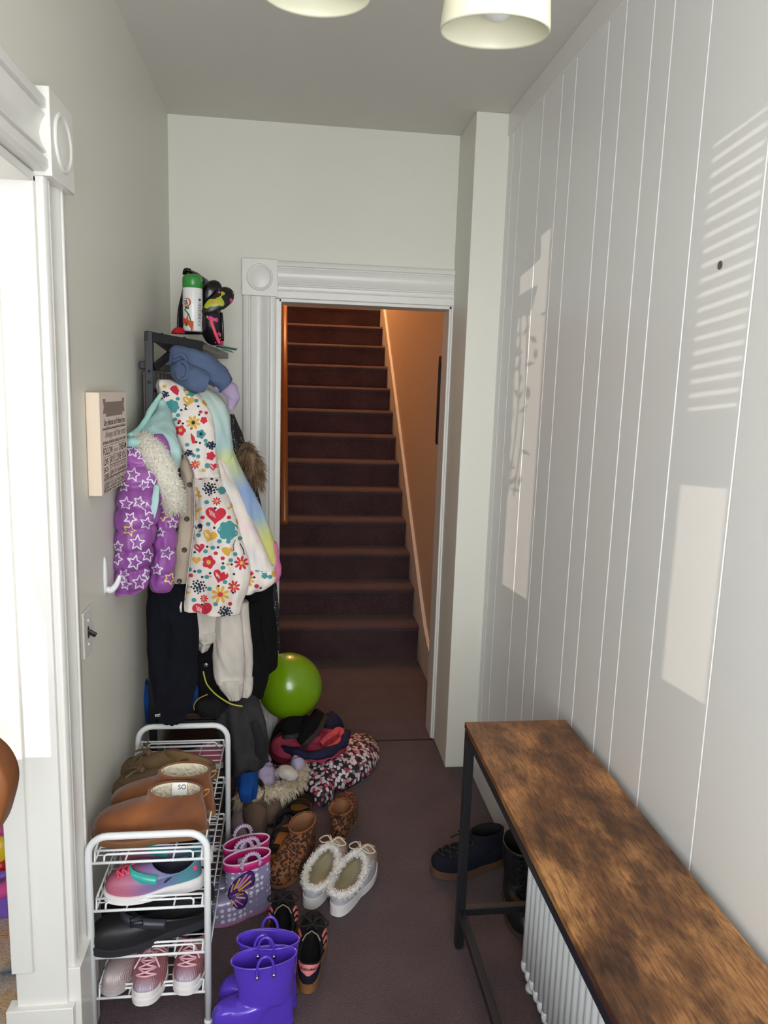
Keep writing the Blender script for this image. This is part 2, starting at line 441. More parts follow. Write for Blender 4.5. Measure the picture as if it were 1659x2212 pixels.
def ribbon(mb, pts, w, up_=V((0, 0, 1)), th=.003, mi=0, sm=5):
    P = [V(p) for p in spline([tuple(p) for p in pts], sm)]; rings = []
    for i, p in enumerate(P):
        t = (P[min(i + 1, len(P) - 1)] - P[max(i - 1, 0)]).normalized(); 
        u = up_(p) if callable(up_) else up_
        x = t.cross(u).normalized() * w / 2; z = x.cross(t).normalized() * th / 2
        rings.append([p + x + z, p - x + z, p - x - z, p + x - z])
    return mb.loft(rings, mi, True, True)
# ------------------------------------------------------------------ setting materials
white = wallpaint('white_wall_paint', (224, 222, 211), 70, .10, .5)
panelp = wallpaint('panel_paint', (233, 232, 230), 40, .06, .32)
trimp = wallpaint('gloss_trim_paint', (228, 226, 220), 25, .10, .30)
ceilp = wallpaint('ceiling_paint', (214, 210, 203), 120, .12, .7)
stairp = wallpaint('stairwell_paint', (214, 196, 176), 60, .1, .6)
def carpet_mat(name, dark, light):
    a = M(name, dark, .95); co = a.coord(); n1 = a.noise(260, 2, co, .75); n2 = a.noise(900, 1, co); big = a.noise(5, 3, co)
    c = a.ramp(n1, [(.34, tuple(x * .55 for x in dark)), (.55, dark), (.72, light)])
    c2 = a.mix(.25, c, a.ramp(big, [(.3, tuple(x * .8 for x in dark)), (.7, light)]))
    a.b.inputs['Specular IOR Level'].default_value = .1; a.b.inputs['Sheen Weight'].default_value = .25
    a.col(c2); return a.bump(n1, .9, .006).m
carpet = carpet_mat('plum_carpet', (82, 60, 65), (122, 96, 102))
black_metal = plain('black_powder_coat', (26, 27, 32), .42)
# ------------------------------------------------------------------ floor, ceiling, walls
XL, XR, YB, ZC, YF = -0.492, 0.782, 3.147, 2.585, -0.95
def boxes(*bs):
    m = MB()
    for b in bs: m.bx(*b)
    return m
struct('floor', boxes((-3.1, .9, YF, 4.2, -.08, 0)), carpet)
struct('ceiling', boxes((-3.1, .9, YF, YB + .12, ZC, ZC + .08)), ceilp)
DY0, DY1, DZ = .62, 1.555, 1.945
struct('wall_left', boxes((XL - .1, XL, YF, DY0, 0, ZC), (XL - .1, XL, DY0, DY1, DZ, ZC), (XL - .1, XL, DY1, YB + .1, 0, ZC)), white)
# right wall: painted boards with V grooves
gp = [1070, 1086.6, 1126.6, 1162, 1188, 1246, 1279, 1333.6, 1373, 1446.7, 1586]
gy = sorted([on(p, 1000, 0, XR).y for p in gp] + [.93, .72, .5, .28, .02, -.25, -.5])
prof = [(YF, XR)]
for y in gy: prof += [(y - .0032, XR), (y - .0012, XR + .0042), (y + .0012, XR + .0042), (y + .0032, XR)]
prof += [(YB, XR)]
m = MB(); m.loft([[(x, y, 0) for y, x in prof], [(x, y, 2.506) for y, x in prof]], closed=False)
m.bx(XR + .006, XR + .09, YF, YB + .1, 0, ZC)
struct('wall_right', m, panelp)
struct('trim_1', boxes((XR - .006, XR + .02, YF, 2.868, 2.506, ZC)), trimp, bevel=.002)
struct('baseboard_right', boxes((XR - .028, XR + .003, YF, 2.868, 0, .13)), trimp, bevel=.004)
# nail hole in the boards
struct('trim_2', MB().lathe([(.0, -.001), (.007, -.001), (.008, .001), (.004, .0015), (0, .0005)], on(1556, 573, 0, XR), 14, axis=V((-1, 0, 0))), plain('hole_grey', (92, 90, 90), .6))
# back wall with stair opening and the boxed pipe chase beside it
OX0, OX1, OZ = -.052, .640, 1.905
struct('wall_back', boxes((-.62, OX0, YB, YB + .1, 0, ZC), (OX0, .80, YB, YB + .1, OZ, ZC), (OX1 + .012, .80, YB, YB + .1, 0, OZ)), white)
struct('wall_chase', boxes((.655, .80, 2.868, YB + .02, 0, ZC)), white, bevel=.003)
# front wall behind the viewer: a glazed door and the other room's window let the daylight in
P1 = (-.018, .056, 1.185, 2.25); P2 = (-.416, -.29, 1.17, 2.36); P3 = (-2.5, -1.325, .99, 2.25)
def wall_with_holes(x0, x1, y0, y1, z1, holes):
    m = MB(); xs = sorted({x0, x1} | {h[0] for h in holes} | {h[1] for h in holes})
    for a, b in zip(xs, xs[1:]):
        hs = [h for h in holes if h[0] <= a and h[1] >= b]
        if hs: m.bx(a, b, y0, y1, 0, hs[0][2]); m.bx(a, b, y0, y1, hs[0][3], z1)
        else: m.bx(a, b, y0, y1, 0, z1)
    return m
struct('wall_front', wall_with_holes(-3.1, .9, YF - .06, YF, ZC, [P1, P2, P3]), white)
w1 = struct('window_1', boxes((P1[0] - .02, P1[1] + .02, YF - .02, YF + .01, 1.60, 1.745)), trimp)
sl = MB()
for i in range(18): sl.box(((P1[0] + P1[1]) / 2, YF - .03, 1.765 + i * .0275), (.12, .002, .0185))
sl.build('blind', plain('blind_white', (230, 228, 222), .5), w1, False)
w2 = struct('window_2', boxes((P2[0] - .01, P2[0] + .006, YF - .02, YF + .012, P2[2], P2[3]), (P2[1] - .006, P2[1] + .01, YF - .02, YF + .012, P2[2], P2[3])), trimp)
leaf = MB(); rl = random.Random(4)
for i in range(46):
    c = V((rl.uniform(-.43, -.33) + .03 * sin(i), YF + rl.uniform(.02, .1), rl.uniform(1.5, 2.12))); a = rl.uniform(0, 6.3); d = V((cos(a), .3 * sin(a * 3), sin(a))); s = d.cross(V((0, 1, .2))).normalized()
    leaf.add([c, c + d * .022 + s * .008, c + d * .045, c + d * .022 - s * .008], [(0, 1, 2, 3)])
for x in (-.405, -.37, -.345): leaf.tube([(x, YF + .05, 2.13), (x + .015, YF + .06, 1.8), (x - .01, YF + .05, 1.5)], .003, 5, sm=4)
leaf.lathe([(.0, 0), (.05, 0), (.065, .07), (.06, .07), (.0, .06)], (-.375, YF + .07, 2.13), 16)
leaf.build('trailing_plant', plain('leaf_green', (60, 96, 48), .5), w2, False)
w3 = struct('window_3', boxes((P3[0], P3[1], YF - .02, YF + .012, 1.6, 1.64), (-1.79, -1.75, YF - .02, YF + .012, P3[2], P3[3])), trimp)
# other room beyond the left doorway
struct('wall_other', boxes((-3.1, -3.02, YF, 4.2, 0, ZC), (-3.1, XL - .1, 4.12, 4.2, 0, ZC)), white)
# ------------------------------------------------------------------ door casings
def flute(w, d):
    """half-round reeded casing profile: (across, out)"""
    P = [(0, 0), (0, d * .8), (.05 * w, d)]
    P += [(.17 * w, d), (.19 * w, d * .62), (.23 * w, d * .62), (.25 * w, d * .95)]
    for k in range(9): t = pi * k / 8; P.append((.25 * w + .5 * w * k / 8, d * (.95 - .42 * sin(t))))
    P += [(.77 * w, d * .62), (.81 * w, d * .62), (.83 * w, d), (.95 * w, d), (w, d * .8), (w, 0)]
    return P
def rosette(m, c, ax, w, h, t, nrm):
    m.box(c, (t, w, h) if ax == 0 else (w, t, h))
    f = V(c) + V(nrm) * (t / 2)
    r = w * .33
    m.lathe([(r * 1.12, 0), (r * 1.08, .004), (r, .005), (r * .93, .003), (r * .88, .0005), (r * .82, .0012), (r * .5, .0035), (0, .0042)], f, 40, axis=V(nrm))
d2 = MB()
F_ = flute(.135, .020)
d2.loft([[(XL + o, DY1 + .002 + a, .26) for a, o in F_], [(XL + o, DY1 + .002 + a, DZ + .004) for a, o in F_]])
Fh = flute(.135, .030)
d2.loft([[(XL + o, DY1 + .004, DZ + .008 + a) for a, o in Fh], [(XL + o, .40, DZ + .008 + a) for a, o in Fh]])
rosette(d2, (XL + .018, DY1 + .072, DZ + .08), 0, .150, .158, .036, (1, 0, 0))
d2.bx(XL - .001, XL + .030, DY1 - .004, DY1 + .146, 0, .262)
d2.bx(XL - .105, XL + .004, DY1 - .012, DY1 + .004, 0, DZ); d2.bx(XL - .11, XL - .064, DY1 - .022, DY1, .27, DZ)
d2.bx(XL - .125, XL + .018, DY1 - .026, DY1 + .01, 0, .18)
d2.bx(XL - .105, XL + .004, DY0, DY1, DZ - .012, DZ + .006); d2.bx(XL - .105, XL + .004, DY0 - .01, DY0 + .012, 0, DZ)
struct('door_1', d2, trimp, smooth='auto', bevel=.002)
d1 = MB()
F2 = flute(.132, .020)
d1.loft([[(-.206 + a, YB - o, 0) for a, o in F2], [(-.206 + a, YB - o, 1.93) for a, o in F2]])
F3 = flute(.118, .022)
d1.loft([[(-.075, YB - o, 1.945 + a) for a, o in F3], [(.656, YB - o, 1.945 + a) for a, o in F3]])
rosette(d1, (-.138, YB - .014, 1.994), 1, .142, .142, .028, (0, -1, 0))
d1.bx(-.075, .656, YB - .026, YB, 1.918, 1.946)
for x0, x1 in ((-.074, OX0), (OX1, OX1 + .014)): d1.bx(x0, x1, YB - .010, YB + .11, 0, OZ + .012)
d1.bx(OX0 - .01, OX1 + .012, YB - .010, YB + .11, OZ, OZ + .014)
d1.bx(OX1 + .008, .657, YB - .02, YB, 0, 1.93)
struct('door_2', d1, trimp, smooth='auto', bevel=.002)
# ------------------------------------------------------------------ staircase beyond the opening
SX0, SX1 = -.13, .752
m = MB(); ny, nz, RUN, RISE = 4.12, .208, .21, .171
for i in range(14):
    y, z = ny + RUN * i, nz + RISE * i
    m.bx(SX0, SX1, y + .022, y + RUN + .05, z - (RISE + .04 if i else .208), z - .018)
    q = [(y + .03 - .03 * cos(a), z - .019 + .019 * sin(a)) for a in [pi * (-.5 + k / 8) + 0 for k in range(9)]]
    q = [(y + .024 - .024 * sin(pi * k / 8), z - .038 * (k / 8)) for k in range(9)]
    m.loft([[(SX0, b, c) for b, c in [(y + RUN + .03, z - .038), (y + RUN + .03, z)] + q], [(SX1, b, c) for b, c in [(y + RUN + .03, z - .038), (y + RUN + .03, z)] + q]], 0, True, True)
yt, ztop = ny + RUN * 14, nz + RISE * 14
m.bx(SX0, SX1, yt, 8.2, ztop - .1, ztop)
struct('floor_stairs', m, carpet, smooth='auto')
struct('wall_stair_right', boxes((SX1 + .012, SX1 + .1, YB + .1, 8.2, 0, 5.2)), stairp)
struct('wall_stair_left', boxes((SX0 - .1, SX0, YB + .1, 8.2, 0, 5.2), (-.7, SX0, YB + .1, YB + .14, 0, 5.2)), stairp)
struct('wall_stair_end', boxes((SX0, SX1 + .1, 8.1, 8.2, 0, 5.2), (SX0, SX1 + .1, YB + .1, YB + .14, 2.5, 5.2)), stairp)
struct('ceiling_stair', boxes((SX0 - .1, SX1 + .1, YB + .1, 8.2, 5.2, 5.26)), stairp)
sk = [(YB + .12, 0), (YB + .12, .15), (3.72, .15), (3.86, .19), (3.98, .25), (4.12, .355)]
for i in range(1, 15): sk.append((ny + RUN * i, nz + RISE * i + .145))
sk += [(yt + .2, ztop), (4.4, 0)]
struct('baseboard_stair', MB().prism([(SX1 - .006, a, b) for a, b in sk], (.022, 0, 0)), trimp)
rl_ = MB(); a, b = V((-.040, 4.0, .835)), V((-.086, 6.3, .835 + 2.3 * .814))
rl_.tube([a, b], .021, 14, flat=1.25)
hr = rl_.build('stair_handrail', M('varnished_oak', (146, 86, 42), .3).m)
tag(hr, 'varnished wooden handrail running up the left side of the carpeted stairs', 'handrail')
for t in (.08, .5, .9):
    p = a.lerp(b, t); MB().tube([p, p + V((-.02, 0, -.05)), p + V((-.09 - .02 * t, 0, -.05))], .006, 8, sm=4).build('bracket', plain('brass', (150, 110, 60), .35, metallic=.8), hr)
pf = thing('framed_picture', 'narrow dark framed picture on the stairwell wall', 'picture', (SX1 + .010, 3.6, 1.52))
fm = MB()
for z0, z1, y0, y1 in ((.19, .225, -.24, .24), (-.225, -.19, -.24, .24), (-.19, .19, -.24, -.205), (-.19, .19, .205, .24)): fm.bx(-.022, 0, y0, y1, z0, z1)
fm.build('frame', plain('frame_black', (22, 18, 18), .4), pf, False, .002)
MB().bx(-.010, 0, -.206, .206, -.192, .192).build('print', plain('dark_print', (46, 36, 34), .3), pf, False)
# threshold seam in the carpet
struct('trim_3', boxes((OX0, .655, YB - .03, YB - .022, -.01, .003)), plain('seam_dark', (48, 34, 36), .9))
# ------------------------------------------------------------------ bench over the radiator
a = M('rustic_board', (120, 80, 46), .38)
co = a.coord((1, .42, 1)); g = a.noise(9, 7, co, .66); pt = a.noise(4.6, 5, a.coord((1.25, .75, 1)), .62); pt2 = a.noise(15, 4, a.coord((1, .5, 1), rot=(0, 0, .4)), .6); fine = a.noise(26, 5, a.coord((9, .8, 9)), .65)
base = a.ramp(g, [(.30, (122, 82, 50)), (.45, (164, 114, 68)), (.56, (188, 134, 80)), (.72, (210, 158, 98))])
def mul(f, x, y):
    q = a.n('MixRGB', blend_type='MULTIPLY'); q.inputs[0].default_value = f; a.l(x, q, 1); a.l(y, q, 2); return q
mx = mul(.95, base, a.ramp(pt, [(.37, (104, 92, 88)), (.50, (176, 166, 160)), (.60, (255, 255, 255))]))
mx = mul(.8, mx, a.ramp(pt2, [(.32, (120, 106, 98)), (.47, (255, 255, 255))]))
mx2 = mul(.75, mx, a.ramp(fine, [(.38, (150, 134, 124)), (.55, (255, 255, 255))]))
a.col(mx2); a.bump(fine, .08, .003); rustic = a.m
b = thing('bench', 'long narrow bench with a rustic brown board top and black metal legs over the radiator', 'bench', (.62, 1.28, 0))
X0, X1, Y0, Y1 = .475 - .62, .762 - .62, .62 - 1.28, 1.868 - 1.28
t = MB().bx(X0, X1, Y0, Y1, .662, .680).build('top', rustic, b, False, .002)
fr = MB()
for x in (X0 + .012, X1 - .012): fr.bx(x - .012, x + .012, Y0 + .02, Y1 - .02, .640, .662)
for y in (Y0 + .014, Y1 - .014): fr.bx(X0 + .001, X1 - .001, y - .012, y + .012, .640, .662)
fr.build('top_frame', black_metal, b, False, .002)
for x in (X0 + .013, X1 - .013):
    for y in (Y0 + .014, Y1 - .014): MB().bx(x - .012, x + .012, y - .012, y + .012, .004, .641).build('leg', black_metal, b, False, .002)
for y in (Y0 + .014, Y1 - .014): MB().bx(X0 + .024, X1 - .024, y - .011, y + .011, .105, .128).build('cross_bar', black_metal, b, False, .002)
MB().bx(X0 + .003, X0 + .024, Y0 + .025, Y1 - .025, .105, .128).build('foot_bar', black_metal, b, False, .002)
for x in (X0 + .013, X1 - .013):
    for y in (Y0 + .014, Y1 - .014): MB().lathe([(0, 0), (.011, 0), (.011, .005), (0, .005)], (x, y, 0), 12).build('foot_pad', plain('rubber', (18, 18, 18), .8), b)
# ------------------------------------------------------------------ radiator
radp = M('radiator_paint', (236, 240, 244), .35); n1 = radp.noise(85, 2); radp.col(radp.ramp(n1, [(.245, (70, 62, 54)), (.27, (234, 239, 243)), (.8, (238, 241, 245))])); radp = radp.bump(radp.noise(30, 3), .12, .004).m
rd = thing('radiator', 'white painted cast iron column radiator standing under the bench', 'radiator', (.685, 1.1, 0))
sec = None
for i in range(30):
    y = 1.685 - 1.1 - i * .0325
    if sec is None:
        m = MB()
        for x in (-.052, .0, .045): m.tube([(x, 0, .075), (x, 0, .565)], .0155, 12, flat=.95)
        m.tube([(-.052, 0, .09), (-.052, 0, .068), (-.03, 0, .06), (.03, 0, .06), (.045, 0, .08)], .0155, 10, sm=3)
        m.tube([(-.052, 0, .555), (-.045, 0, .585), (-.02, 0, .60), (.02, 0, .60), (.045, 0, .575)], .0155, 10, sm=3)
        sec = m.build('section', radp, rd); sec.location = (0, y, 0)
    else:
        c = sec.copy(); COL.objects.link(c); c.location = (0, y, 0)
for y in (.585, .585 - 29 * .0325):
    for x in (-.035, .035): MB().lathe([(.012, .062), (.012, .02), (.017, .008), (.017, 0)], (x, y, 0), 12, cap1=True).build('foot', radp, rd)
# ------------------------------------------------------------------ ceiling light with two glass shades
lg = M('frosted_shade_glass', (236, 232, 208), .35); lg.b.inputs['Subsurface Weight'].default_value = .25; lg.b.inputs['Subsurface Radius'].default_value = (.02, .02, .015); lg = lg.m
cl = thing('ceiling_light', 'ceiling light with two cream glass shades hanging near the front of the hall', 'ceiling light', (.165, 1.2, ZC))
MB().lathe([(0, 0), (.07, 0), (.07, -.018), (.05, -.03), (0, -.032)], (0, 0, 0), 28).build('canopy', plain('brushed_nickel', (150, 148, 142), .3, metallic=1), cl)
st = MB(); st.tube([(0, 0, -.03), (0, 0, -.20)], .009, 10)
for x in (-.136, .132): st.tube([(0, 0, -.20), (x * .5, 0, -.215), (x, 0, -.20), (x, 0, -.245)], .008, 10, sm=4)
st.build('arm', plain('nickel', (150, 148, 142), .3, metallic=1), cl)
for x, dz, tilt in ((-.140, .040, -.05), (.133, .012, -.13)):
    p = [(.022, .162), (.05, .158), (.066, .145), (.072, .12), (.078, .06), (.083, .012), (.0835, .004), (.082, 0), (.080, .004), (.0795, .012), (.074, .06), (.068, .12), (.05, .152), (.02, .156)]
    z = 2.104 - ZC - .006 + dz; ax = V((0, tilt, 1)).normalized(); base = V((x, -.16 * tilt * .5, z))
    MB().lathe(p, base, 56, axis=ax).build('lamp_shade', lg, cl)
    bb = MB(); bb.lathe([(0, .016), (.012, .0175), (.022, .024), (.0275, .036), (.028, .046), (.024, .066), (.014, .09), (.013, .15)], base, 26, axis=ax)
    bb.build('bulb', plain('bulb_white', (240, 240, 236), .25), cl)
    MB().lathe([(.018, .11), (.018, .158), (.0, .16)], base, 18, axis=ax).build('socket', plain('socket_grey', (120, 118, 112), .4), cl)
# ------------------------------------------------------------------ white wire shoe rack
enamel = plain('white_enamel', (232, 234, 234), .28)
rk = thing('shoe_rack', 'white wire shoe rack with four tiers against the left wall', 'shoe rack', (-.327, 1.935, 0))
hx, hy = .136, .285
for s in (-1, 1):
    y = s * hy; P = [(-hx, y, .004)] + [(-hx, y, .47)] + [(-hx + .045 - .045 * cos(a), y, .475 + .045 * sin(a)) for a in [pi / 2 * k / 6 for k in range(1, 7)]]
    P += [(-x_, y_, z_) for x_, y_, z_ in reversed(P)]
    MB().tube(P, .0085, 14).build('end_frame', enamel, rk)
TZ = (.452, .327, .202, .092)
w = .0019
for z in TZ:
    m = MB(); ix = hx - .012
    for x in (-ix, ix): m.tube([(x, -hy, z), (x, hy, z)], .0026, 6)
    for s in (-1, 1):
        m.tube([(-hx, s * hy, z), (hx, s * hy, z)], .0034, 8)
        m.tube([(-ix, s * (hy - .012), z + .024), (ix, s * (hy - .012), z + .024)], .0028, 8)
        q = [(-ix + .022, s * (hy - .004), z), (-ix + .022, s * (hy - .008), z + .012), (-ix + .028, s * (hy - .009), z + .016), (ix - .028, s * (hy - .009), z + .016), (ix - .022, s * (hy - .008), z + .012), (ix - .022, s * (hy - .004), z)]
        m.tube(q, .0026, 8)
        for x in (-ix, ix): m.tube([(x, s * (hy - .012), z + .024), (x * .985, s * hy, z)], .0024, 6)
    for x in (-.055, .055): m.tube([(x, -hy, z - .003), (x, hy, z - .003)], .0022, 6)
    for i in range(17):
        y = -hy + .03 + i * (2 * hy - .06) / 16
        m.tube([(-ix, y, z + .022), (-ix, y, z), (ix, y, z), (ix + .004, y, z + .022)], w, 6)
    for x in (-ix - .001, ix + .004):
        m.tube([(x, -hy + .012, z + .023), (x, hy - .012, z + .023)], .0022, 6)
    m.build('wire_shelf', enamel, rk)
for x in (-hx, hx):
    for y in (-hy, hy): MB().lathe([(0, 0), (.0105, 0), (.0105, .014), (.009, .016), (0, .016)], (x, y, 0), 14).build('foot_cap', plain('cap_white', (222, 222, 220), .5), rk)
# ------------------------------------------------------------------ hall tree
ht = thing('hall_tree', 'black metal hall tree with dark wood shelf and panel against the left wall', 'coat rack', (-.42, 2.75, 0))
O = V((-.42, 2.75, 0))
A, Bp, Cp = at(322, 716, 2.45), at(437, 738, 2.60), at(493, 763, 3.08)
D = V((-.45, 3.05, A.z - .045)); A2 = V((-.462, 2.45, .0))
ash = M('dark_ash_wood', (74, 60, 54), .35); nz = ash.noise(6, 6, ash.coord((14, 1.2, 14))); ash.col(ash.ramp(nz, [(.3, (50, 38, 34)), (.7, (88, 72, 66))])); ash = ash.m
pw = .024
def hb(nm, a, b, w=pw, h=None): return MB().bar(V(a) - O, V(b) - O, w, h or w, 0).build(nm, black_metal, ht, False, .002)
hb('post', A2 + V((-.002, 0, 0)), A + V((0, 0, .0))); hb('post', (-.455, 3.05, 0), D)
sh = MB(); dn = V((0, 0, -.022))
sh.add([A - O, Bp - O, Cp - O, D - O, A - O + dn, Bp - O + dn, Cp - O + dn, D - O + dn], [(0, 1, 2, 3), (7, 6, 5, 4), (0, 4, 5, 1), (1, 5, 6, 2), (2, 6, 7, 3), (3, 7, 4, 0)])
sh.build('top_shelf', ash, ht, False, .001)
e = V((0, -.010, -.014))
hb('shelf_rail', A + e - V((.01, 0, 0)), Bp + e, .014, .030)
hb('brace', at(333, 795, 2.455), at(397, 740, 2.56), .016, .022); hb('brace', V((-.44, 3.04, 1.55)), V((-.33, 3.06, 1.67)), .016, .022)
for p in ((352, 722, 2.47), (400, 730, 2.545), (324, 802, 2.435), (324, 826, 2.435)):
    q = at(*p) - O + V((0, -.014, 0)); MB().lathe([(0, .003), (.003, .003), (.004, 0), (0, 0)], q, 10, axis=V((0, -1, 0))).build('bolt', plain('bolt_black', (12, 12, 13), .3), ht)
for i, y in enumerate((2.50, 2.58, 2.66, 2.74, 2.82, 2.90, 2.98)):
    MB().bx(-.474 - O.x, -.460 - O.x, y - O.y - .034, y - O.y + .034, 1.02, 1.60).build('back_slat', ash, ht, False, .002)
hb('cross_rail', (-.470, 2.46, 1.62), (-.470, 3.04, 1.62)); hb('cross_rail', (-.470, 2.46, 1.0), (-.470, 3.04, 1.0))
for y in (2.52, 2.66, 2.80, 2.94):
    m = MB(); m.tube([(-.462, y, 1.545), (-.40, y, 1.535), (-.375, y, 1.55), (-.368, y, 1.575)], .005, 8, sm=4); m.tube([(-.462, y, 1.52), (-.42, y, 1.50), (-.40, y, 1.515)], .004, 8, sm=4)
    for p in m.v[:]: pass
    m.v = [tuple(V(p) - O) for p in m.v]; m.build('coat_hook', black_metal, ht)
seat = MB().bx(-.475 - O.x, -.205 - O.x, 2.46 - O.y, 3.04 - O.y, .43, .45).build('seat', ash, ht, False, .002)
for x in (-.215,):
    for y in (2.47, 3.03): hb('leg', (x, y, 0), (x, y, .43))
hb('seat_rail', (-.465, 2.46, .418), (-.215, 2.46, .418)); hb('low_rail', (-.465, 2.46, .19), (-.215, 2.46, .19))
MB().bx(-.47 - O.x, -.21 - O.x, 2.47 - O.y, 3.03 - O.y, .195, .21).build('shoe_shelf', M('reddish_board', (72, 34, 26), .4).m, ht, False, .002)
# ------------------------------------------------------------------ wall sign
sg = thing('wall_sign', 'cream box canvas of family rules lettering hanging on the left wall', 'sign', (XL, 2.005, 1.415))
MB().bx(.001, .032, -.145, .145, -.125, .125).build('canvas', M('canvas_cream', (226, 208, 186), .85).m, sg, False, .002)
MB().bx(.0318, .0326, -.1435, .1435, -.1235, .1235).build('printed_face', M('printed_beige', (228, 209, 198), .8).m, sg, False)
inkd, inkl = plain('ink_dark', (40, 30, 30), .8), plain('ink_light', (142, 122, 112), .8)
def text(body, y, z, h, wmax, mat, parent, x=.0330, shear=0, name='lettering', bold=0):
    cu = bpy.data.curves.new(name, 'FONT'); cu.body = body; cu.size = h * 1.38; cu.align_x = 'LEFT'; cu.shear = shear; cu.offset = h * (.012 + bold * .6); cu.resolution_u = 3
    o = bpy.data.objects.new('tmp_text', cu); COL.objects.link(o); dg = bpy.context.evaluated_depsgraph_get()
    me = bpy.data.meshes.new_from_object(o.evaluated_get(dg)); bpy.data.objects.remove(o)
    xs = [v.co.x for v in me.vertices]; x0, w = min(xs), max(xs) - min(xs); k = wmax / w
    for v in me.vertices: v.co = V((0, (v.co.x - x0) * k, v.co.y))
    me.materials.clear(); me.materials.append(mat); ob = link(bpy.data.objects.new(name, me), parent); ob.location = (x, y, z); return ob
rb = MB(); zt_ = .083
rb.add([(.0331, -.085, zt_ - .018), (.0331, .095, zt_ - .018), (.0331, .095, zt_ + .018), (.0331, -.085, zt_ + .018)], [(0, 1, 2, 3)])
for s, y0 in ((-1, -.085), (1, .095)): rb.add([(.0329, y0, zt_ - .010), (.0329, y0 + s * .028, zt_ - .010), (.0329, y0 + s * .018, zt_ + .008), (.0329, y0 + s * .028, zt_ + .026), (.0329, y0, zt_ + .026)], [(0, 1, 2, 3, 4)])
rb.build('ribbon', inkl, sg, False)
Yl = -.120; Wl = .25
text('Say please and thank you', Yl + .012, .044, .016, .235, inkd, sg, shear=.25)
text('Always tell the truth', Yl + .022, .013, .018, .226, inkl, sg, shear=.15)
text('BE THANKFUL, BE GRATEFUL, BE HONEST, ALWAYS, BE HAPPY', Yl, -.002, .007, Wl, inkd, sg, bold=.02)
text('FOLLOW', Yl, -.028, .018, .095, inkd, sg); text('your', Yl + .108, -.027, .011, .048, inkl, sg); text('DREAM', Yl + .168, -.028, .018, .082, inkd, sg)
text('LOVE', Yl, -.053, .016, .046, inkd, sg); text('SAY I LOVE YOU', Yl + .060, -.053, .018, .19, inkd, sg)
text('EACH', Yl, -.071, .013, .046, inkd, sg); text('PLAY WITH KIDS AND HUGS', Yl + .060, -.069, .010, .19, inkl, sg)
text('OTHER', Yl, -.087, .012, .050, inkd, sg); text('LISTEN TO YOUR PARENTS', Yl + .060, -.083, .009, .19, inkd, sg, bold=.02)
text('TRY A NEW THING TODAY', Yl, -.096, .007, Wl, inkl, sg)
text('KEEP YOUR PROMISES', Yl, -.1085, .009, Wl, inkd, sg)
text('Know you are loved', Yl, -.1215, .0095, Wl, inkd, sg, bold=.03)
ln_ = MB()
for z, y0, t in ((.0375, Yl, .0010), (.0345, Yl, .0022), (-.0065, Yl, .0007), (-.0335, Yl, .0007), (-.0575, Yl + .06, .0014), (-.0725, Yl + .06, .0007), (-.0865, Yl + .06, .0012), (-.0885, Yl, .0012), (-.0985, Yl, .0007), (-.1105, Yl, .0012), (-.1125, Yl, .0008)):
    ln_.bx(.0328, .0331, y0, Yl + Wl, z - t / 2, z + t / 2)
ln_.build('rule_lines', inkd, sg, False)
# ------------------------------------------------------------------ wall hook and light switch
hk = thing('wall_hook', 'white plastic adhesive hook stuck on the left wall', 'hook', (XL, 1.995, 1.058))
m = MB()
rows = []
for k in range(15):
    t = k / 14; z = -.05 + .1 * t; wd = .0155 * (sin(pi * (0.08 + .84 * t)) ** .55) * (1 - .35 * t); th = .007 * (sin(pi * (.06 + .88 * t)) ** .5)
    rows.append([(max(.0, th * cos(a_)) if abs(cos(a_)) > .01 else 0, wd * sin(a_), z) for a_ in [2 * pi * j / 20 for j in range(20)]])
m.loft(rows, 0, True, True); m.build('base', enamel, hk)
MB().tube([(.004, 0, -.038), (.016, 0, -.040), (.028, 0, -.028), (.036, 0, -.010), (.038, 0, .0)], [.0085, .009, .0075, .006, .004], 14, sm=5).build('prong', enamel, hk)
sw = thing('light_switch', 'white switch plate with a black toggle on the left wall', 'light switch', (XL, 1.80, .966))
MB().bx(0, .006, -.036, .036, -.058, .058).build('plate', plain('plate_white', (214, 212, 206), .4), sw, False, .003)
MB().bx(.0055, .0066, -.006, .006, -.014, .014).build('slot', plain('slot_black', (20, 18, 18), .5), sw, False)
MB().bar((.004, 0, .004), (.024, 0, -.008), .009, .011).build('toggle', plain('toggle_black', (22, 20, 20), .35), sw, False, .002)
for z in (.030, -.030): MB().lathe([(0, .0085), (.003, .008), (.0038, .006)], (0, 0, z), 10, axis=V((1, 0, 0))).build('screw', plain('screw_white', (226, 226, 222), .3), sw)
# ------------------------------------------------------------------ garments on the hall tree
CG = 'coats piled on the hall tree hooks'
def coat(name, label, cat='coat', group=CG):
    return thing(name, label, cat, (0, 0, 0), 0, group)
def hang(o, *pts): pass
ink = dict(navy=(28, 44, 66), teal=(72, 148, 152), red=(206, 44, 66), yel=(224, 174, 70), pink=(232, 120, 130))
INK = [plain('print_' + k, v, .8) for k, v in ink.items()]
NAVY, TEAL, RED, YEL, PINK = 1, 2, 3, 4, 5
